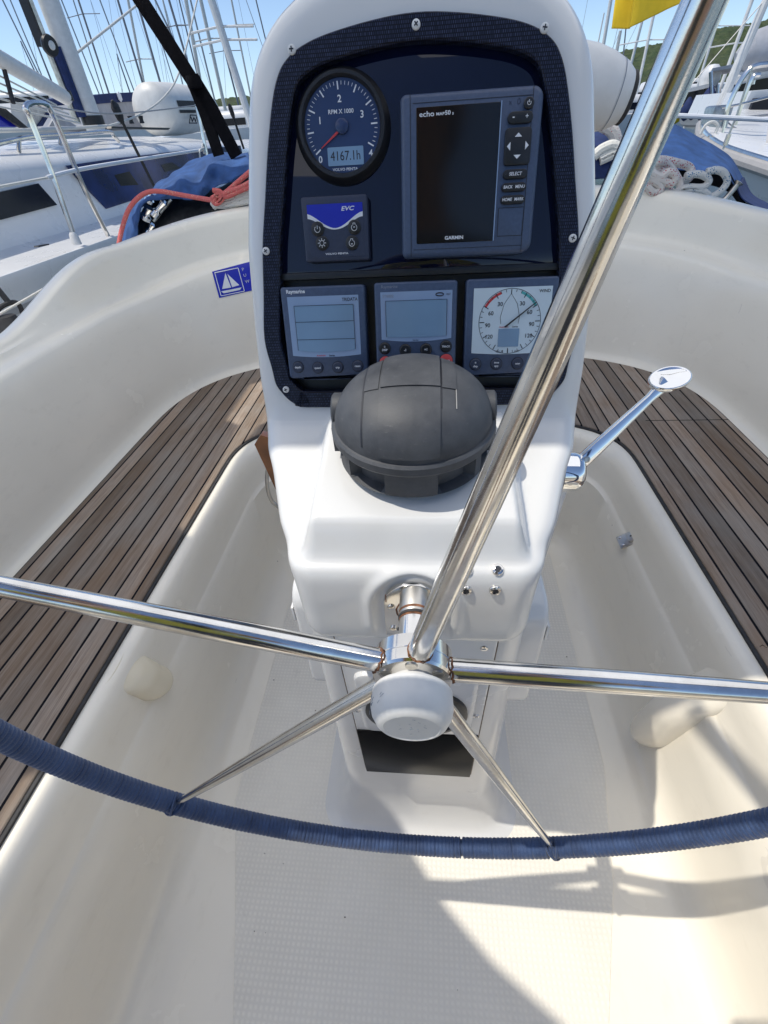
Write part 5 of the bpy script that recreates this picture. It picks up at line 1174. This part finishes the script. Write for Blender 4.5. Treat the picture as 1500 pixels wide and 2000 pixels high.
R2 = [(1338, 344), (1362, 340), (1380, 346), (1384, 356), (1370, 366), (1344, 366), (1332, 370), (1356, 370), (1378, 376), (1384, 388), (1370, 392), (1340, 382), (1330, 374), (1350, 380), (1380, 386), (1404, 376), (1420, 356), (1414, 338), (1398, 332), (1380, 336)]
rope('rope_coil', 'coiled white rope with blue green flecks on the right coaming', R2, 2.42, .0135, 'rope_blue')
rope('dark_rope', 'thick brown flecked rope arching out behind the pedestal below the cowl', [(1160, 236), (1178, 244), (1196, 256), (1204, 276), (1206, 300)], 2.9, .028, 'rope_red')
rope('pale_rope', 'pale pinkish rope coil peeping out between pedestal and spoke', [(1160, 305), (1175, 292), (1196, 284), (1206, 292), (1190, 304), (1172, 312), (1196, 300), (1212, 305)], 2.8, .022, 'rope_white')
mb_ = thing('folded_sail', 'dark blue bundle of sail cloth between pedestal and spoke', 'bundle', at(1190, 300, 'Y', 3.0)); q = Vector(mb_.location)
surf([A3([(1150, 262), (1180, 258), (1210, 270), (1260, 300), (1290, 330)], 3.2), A3([(1150, 300), (1185, 296), (1215, 310), (1260, 330), (1290, 350)], 2.85), A3([(1150, 350), (1185, 352), (1215, 356), (1260, 362), (1290, 372)], 2.8)], 'navy_canvas', 'cloth', mb_, q, 6, .03, 6, 4)
# guard wire on the right
gw = thing('guard_wire', 'white coated guard wire crossing behind the blue canvas on the right', 'wire', at(1300, 225, 'Y', 3.3)); q = Vector(gw.location)
m = MB(); m.tube([at(1280, 224, 'Y', 3.3) - q, at(1400, 229, 'Y', 3.3) - q, at(1560, 237, 'Y', 3.3) - q], .0105, 8); m.build('wire', 'print_white', gw)
st_ = thing('turnbuckle_stay', 'steel turnbuckle wire ending at the corner of the right canvas', 'wire', at(1412, 292, 'Y', 3.4)); q = Vector(st_.location)
m = MB(); m.tube([(0, 0, 0), at(1440, 222, 'Y', 3.4) - q, at(1470, 130, 'Y', 3.4) - q], .006, 6); m.build('wire', 'steel_dull', st_); m = MB(); m.tube([at(1416, 284, 'Y', 3.4) - q, at(1424, 262, 'Y', 3.4) - q], .013, 8); m.build('turnbuckle', 'steel', st_)
# yellow flag
fl = thing('yellow_flag', 'bright yellow flag hanging into the top of the photo by the spoke', 'flag', at(1250, -60, 'Y', 2.6)); q = Vector(fl.location)
F0 = [(1207, -80), (1204, -20), (1199, 20), (1194, 57)]; F1 = [(1245, -80), (1240, -20), (1234, 20), (1228, 56)]; F2 = [(1250, -80), (1246, -20), (1242, 15), (1236, 51)]; F3 = [(1310, -90), (1306, -50), (1300, -10), (1292, 24)]; F4 = [(1360, -100), (1356, -60), (1350, -30), (1342, 2)]
surf([A3(F0, 2.62), A3(F1, 2.6), A3(F2, 2.55), A3(F3, 2.6), A3(F4, 2.58)], 'yellow_cloth', 'cloth', fl, q, 6, .004, 6, 2)
m = MB(); m.tube([at(1207, -90, 'Y', 2.62) - q, at(1215, -260, 'Y', 2.62) - q], .004, 5); m.build('halyard', 'rope_white', fl)

# ================================================================== near yacht on the right
ry = thing('right_yacht', 'white yacht bow with a grey rubbing strake and steel rails at the right edge', 'yacht', (3.2, 6, -1.1)); RM = Matrix.Translation((-3.2, -6, 1.1))
def rmb(): m = MB(); m.M = RM; return m
GW = [(1373, 232), (1372, 248), (1378, 260), (1392, 271), (1412, 283), (1440, 294), (1500, 313), (1620, 350)]
YW = [6.6, 6.0, 5.6, 5.3, 5.05, 4.8, 4.4, 3.9]
gun = catmull(A3(GW, YW), 5); gz = [p.z for p in gun]
m = rmb(); L = []
for dz, sh_ in ((-1.9, .75), (-1.0, .42), (-.5, .20), (-.2, .07), (-.05, .0), (0, 0), (.015, .03)):
    L.append([tuple(Vector((p.x + sh_ * 1.0, p.y + sh_ * .8, p.z + dz))) for p in gun])
L.append([tuple(Vector((p.x + .5, p.y + .6, p.z + .03))) for p in gun]); L.append([tuple(Vector((p.x + 2.2, p.y + 2.5, p.z + .14 + .1 * (p.x > 2.9)))) for p in gun])
m.loops(L, False); m.build('hull_and_deck', 'gel_neighbour', ry, ang=45)
m = rmb(); m.tube([p + Vector((-.01, -.01, -.05)) for p in gun], .045, 10); m.build('rubbing_strake', 'stripe_grey', ry); m = rmb(); m.tube([p + Vector((.0, .0, .0)) for p in gun], .018, 8); m.build('toe_rail', 'steel', ry)
def rt(pts, Y, r, mat='steel', name='rail'): m = rmb(); m.tube(catmull(A3(pts, Y), 6), r, 9); return m.build(name, mat, ry)
rt([(1408, 264), (1420, 215), (1440, 170), (1460, 140), (1478, 128), (1520, 124)], 5.6, .02); rt([(1500, 292), (1512, 200), (1530, 140)], 5.2, .02); rt([(1430, 262), (1450, 200), (1470, 152), (1484, 146)], 6.2, .018)
rt([(1410, 210), (1440, 205), (1500, 190)], 5.8, .010); rt([(1405, 236), (1450, 230), (1520, 222)], 5.6, .009, 'wire', 'guard_line'); rt([(1418, 236), (1440, 252), (1500, 280)], 6.0, .006, 'wire', 'guard_line'); rt([(1368, 262), (1378, 245), (1392, 238), (1402, 246), (1396, 262)], 5.5, .012, 'rope_white', 'bow_rope')
m = rmb(); c0 = at(1396, 238, 'Y', 6.0); m.M = RM @ Matrix.Translation(c0); m.box(-.08, .08, -.1, .1, -.15, .12, .02); m.build('windlass', 'steel_dull', ry)
P = A3([(1462, 223), (1474, 192), (1540, 186), (1540, 228)], 7.5); m = rmb(); m.loops([[tuple(p) for p in P], [tuple(p + Vector((.2, 1.8, .02))) for p in P]], True, True, True); m.build('coachroof_window', 'window_dark', ry, False)
P = A3([(1440, 232), (1468, 178), (1560, 170), (1560, 250)], 7.56); m = rmb(); m.loops([[tuple(p) for p in P], [tuple(p + Vector((.3, 2.2, .03))) for p in P]], True, True, True); m.build('coachroof', 'gel_neighbour', ry, False)

# ---- motor yacht farther off on the right
my = thing('motor_yacht', 'white motor cruiser with round fenders, canopy and radar dome under the hill', 'motor boat', at(1400, 245, 'Y', 12)); q = Vector(my.location)
def mq(pts, Y, mat, name, dep=2.0, sm=False, par=my):
    P = [p - q for p in A3(pts, Y)]; m = MB(); m.loops([[tuple(p) for p in P], [tuple(p + Vector((dep * .45, dep, 0))) for p in P]], True, True, True); return m.build(name, mat, par, sm)
mq([(1328, 215), (1334, 206), (1370, 198), (1440, 186), (1560, 170), (1560, 300), (1400, 262), (1340, 250), (1327, 240)], 12, 'gel_neighbour', 'hull', 3)
mq([(1328, 243), (1340, 244), (1400, 244), (1400, 248), (1340, 248)], 11.96, 'stripe_grey', 'waterline_stripe', .02)
mq([(1332, 205), (1338, 185), (1372, 174), (1382, 176), (1380, 196), (1340, 204)], 12.4, 'window_dark', 'side_screen', 1.6)
mq([(1330, 181), (1345, 173), (1385, 163), (1400, 166), (1385, 171), (1345, 180)], 12.3, 'white_plastic', 'canopy', 2.4); mq([(1388, 140), (1392, 133), (1440, 124), (1446, 130), (1400, 138)], 11.8, 'grey_tarp', 'awning', 1.8)
mq([(1432, 165), (1500, 147), (1560, 138), (1560, 168), (1440, 182)], 11.9, 'window_dark', 'wheelhouse_window', 3); mq([(1430, 162), (1440, 152), (1560, 122), (1560, 144), (1500, 150), (1434, 168)], 11.8, 'gel_neighbour', 'wheelhouse_roof', 3.4)
m = MB(); c0 = at(1387, 153, 'Y', 12.5) - q; m.lathe([(.05, -.12), (.16, -.1), (.18, 0), (.15, .12), (.08, .19), (.001, .2)], 20, tuple(c0)); m.build('radar_dome', 'white_plastic', my)
for (px, py, r_) in ((1341, 216, .10), (1355, 214, .10), (1379, 207, .15)):
    m = MB(); c0 = at(px, py, 'Y', 11.7) - q; m.lathe([(.02, r_ * 1.9), (r_ * .5, r_ * 1.4), (r_, r_ * .4), (r_ * .95, -r_ * .6), (r_ * .4, -r_ * 1.3), (.01, -r_ * 1.5)], 16, tuple(c0)); f_ = m.build('fender', 'navy_canvas', my)
for px0, py0, px1, py1 in ((1388, 140, 1390, 200), (1440, 128, 1436, 190), (1402, 165, 1399, 215), (1480, 126, 1470, 165)):
    m = MB(); m.tube([p - q for p in A3([(px0, py0), (px1, py1)], 11.6)], .03, 8); m.build('post', 'steel', my)
mq([(1344, 137), (1350, 137), (1341, 172), (1334, 172)], 12.6, 'print_white', 'white_flag', .04)
for px, py, c_, nm, lb in ((1322, 214, 'yellow_cloth', 'yellow_buoy', 'small yellow buoy beside the steel spoke, next to the motor cruiser'), (1311, 212, 'navy_canvas', 'dark_buoy', 'small dark buoy left of the yellow one by the spoke')):
    c0 = at(px, py, 'Y', 14); o = MB(); o.lathe([(.02, .3), (.12, .2), (.2, 0), (.12, -.2), (.02, -.26)], 16); b_ = o.build(nm, c_, None); b_.location = c0; tag(b_, lb, 'buoy')
bs = thing('covered_boom', 'boom wrapped in a pale sail cover above the motor cruiser on the right', 'boom', at(1440, 110, 'Y', 9)); q = Vector(bs.location)
P = [p - q for p in A3([(1436, 112), (1460, 103), (1500, 95), (1560, 84)], 9)]; m = MB(); m.tube(P, [.04, .17, .2, .2], 16, flat=1.2); m.build('sail_cover', 'grey_tarp', bs); m = MB(); m.tube([p + Vector((0, 0, -.24)) for p in P], .06, 10); m.build('spar', 'mast_white', bs)
for px, lb in ((1240, 'small yellow burgee on the fourth mast'), ):
    pass
# ================================================================== PHOTOGRAPHER (stands behind the camera, mirrored in the dark panel)
per = thing('person', 'standing person in an olive yellow top and dark cap, mirrored in the glossy panel', 'person', (-.005, -.46, 0)); per.scale = (1.09, 1.09, 1.09)
def skin_body(joints, bones, root):
    me = bpy.data.meshes.new('body'); me.from_pydata([j[0] for j in joints], bones, []); o = bpy.data.objects.new('body', me); link(o)
    md = o.modifiers.new('s', 'SKIN'); md.use_smooth_shade = True
    for i, j in enumerate(joints):
        sv = me.skin_vertices[0].data[i]; sv.radius = j[1] if isinstance(j[1], tuple) else (j[1], j[1]); sv.use_root = (i == root)
    o.modifiers.new('u', 'SUBSURF').levels = 2
    dg = bpy.context.evaluated_depsgraph_get(); nm = bpy.data.meshes.new_from_object(o.evaluated_get(dg)); bpy.data.objects.remove(o); return nm
J = [((0, 0, .95), (.155, .10)), ((0, .0, 1.12), (.14, .095)), ((0, .02, 1.30), (.165, .10)), ((0, .07, 1.42), (.10, .07)), ((0, .15, 1.50), .055), ((0, .235, 1.565), (.066, .080)), ((0, .275, 1.65), (.078, .095)), ((0, .275, 1.73), (.06, .075)),
     ((-.17, .03, 1.37), .055), ((-.24, .10, 1.14), .042), ((-.16, .27, 1.16), .032), ((-.10, .325, 1.19), (.038, .018)), ((.17, .03, 1.37), .055), ((.24, .10, 1.14), .042), ((.16, .27, 1.16), .032), ((.10, .325, 1.19), (.038, .018)),
     ((-.09, 0, .86), .085), ((-.11, .0, .48), .055), ((-.12, -.03, .08), .038), ((-.13, .09, .035), (.04, .03)), ((.09, 0, .86), .085), ((.11, 0, .48), .055), ((.12, -.03, .08), .038), ((.13, .09, .035), (.04, .03)), ((0, .372, 1.64), .012)]
Bn = [(0, 1), (1, 2), (2, 3), (3, 4), (4, 5), (5, 6), (6, 7), (2, 8), (8, 9), (9, 10), (10, 11), (2, 12), (12, 13), (13, 14), (14, 15), (0, 16), (16, 17), (17, 18), (18, 19), (0, 20), (20, 21), (21, 22), (22, 23), (6, 24)]
for s_ in (-1, 1):                                     # five fingers curled round the phone edges
    w_ = 11 if s_ < 0 else 15; bx = s_ * .10
    for f_ in range(4):
        b0 = len(J); ln = (.9, 1, .95, .75)[f_]
        J.append(((bx - s_ * .015, .352, 1.217 - .018 * f_), .009)); J.append(((bx - s_ * (.015 + .03 * ln), .372, 1.223 - .018 * f_), .008)); J.append(((bx - s_ * (.015 + .052 * ln), .366, 1.225 - .018 * f_), .007))
        Bn += [(w_, b0), (b0, b0 + 1), (b0 + 1, b0 + 2)]
    b0 = len(J); J.append(((bx - s_ * .02, .320, 1.217), .011)); J.append(((bx - s_ * .048, .322, 1.240), .009)); Bn += [(w_, b0), (b0, b0 + 1)]
me = skin_body(J, Bn, 0); me.materials.append(MATS['skin']); o = bpy.data.objects.new('body', me); link(o, per)
def shell_part(name, mat, test, off):
    m = MB(); idx = {}; 
    nv = me.vertices
    for p in me.polygons:
        if all(test(nv[i].co) for i in p.vertices): m.f.append(tuple(idx.setdefault(i, len(idx)) for i in p.vertices))
    m.v = [None] * len(idx)
    for i, k in idx.items(): m.v[k] = nv[i].co + nv[i].normal * off + noise.noise_vector(nv[i].co * 14) * .004
    x = m.build(name, mat, per, True, 180); md = x.modifiers.new('t', 'SOLIDIFY'); md.thickness = .004; return x
shell_part('top', 'olive_cloth', lambda c: .90 < c.z < 1.47 and (abs(c.x) < .20 or c.z > 1.2) and c.y < .13, .014)
shell_part('shorts', 'dark_cloth', lambda c: .46 < c.z < 1.0 and abs(c.x) < .24 and c.y < .16, .018)
cp = MB(); L = []
for i in range(9):
    e = PI / 2 * i / 8; L.append([(.097 * math.cos(e) * math.cos(a), .275 + .112 * math.cos(e) * math.sin(a), 1.690 + .10 * math.sin(e)) for a in [2 * PI * k / 28 for k in range(28)]])
cp.loops(L); cp.build('cap', 'cap_cloth', per)
bl = MB(); bl.loops([[(.085 * math.sin(t), .36 + .07 * s_ * math.cos(t) ** .8 if math.cos(t) > 0 else .36, 1.700 - .02 * s_) for t in [R(-88 + 176 * k / 16) for k in range(17)]] for s_ in (0, .5, 1)], False); bo_ = bl.build('cap_peak', 'cap_cloth', per); bo_.modifiers.new('t', 'SOLIDIFY').thickness = .004
hr = MB(); L = []
for z, r_ in ((1.70, .092), (1.63, .094), (1.58, .084), (1.54, .06)): L.append([(r_ * math.cos(a), 0.245 + r_ * 1.05 * math.sin(a), z) for a in [R(170 + 200 * k / 20) for k in range(21)]])
hr.loops(L, False); x = hr.build('hair', 'hair', per); x.modifiers.new('t', 'SOLIDIFY').thickness = .008
for s_ in (-1, 1):
    e = MB(); e.lathe([(.001, -.012), (.009, -.006), (.012, 0), (.009, .006), (.001, .012)], 12, (s_ * .031, .355, 1.66)); e.build('eye', 'print_white', per)
    e = MB(); e.M = Matrix.Translation((s_ * .082, .265, 1.64)); e.lathe([(.004, -.03), (.014, -.018), (.018, .005), (.012, .025), (.003, .03)], 10); e.build('ear', 'skin', per)
mo_ = MB(); mo_.tube([(-.024, .336, 1.59), (0, .346, 1.588), (.024, .336, 1.59)], [.003, .006, .003], 8); mo_.build('mouth', 'print_red', per)
# the phone, just behind the viewpoint
back = CM @ Vector((0, 0, 1)); phc = CAM + back * .022 + (CM @ Vector((0, -.055, 0)))
ph = MB(); ph.M = Matrix.Translation(phc) @ CM.to_4x4(); ph.rrect(-.037, .037, -.08, .08, .01, -.004, .004, .001); pho = ph.build('phone', 'black_plastic', None); tag(pho, 'black phone held upright in both hands of the person', 'phone')
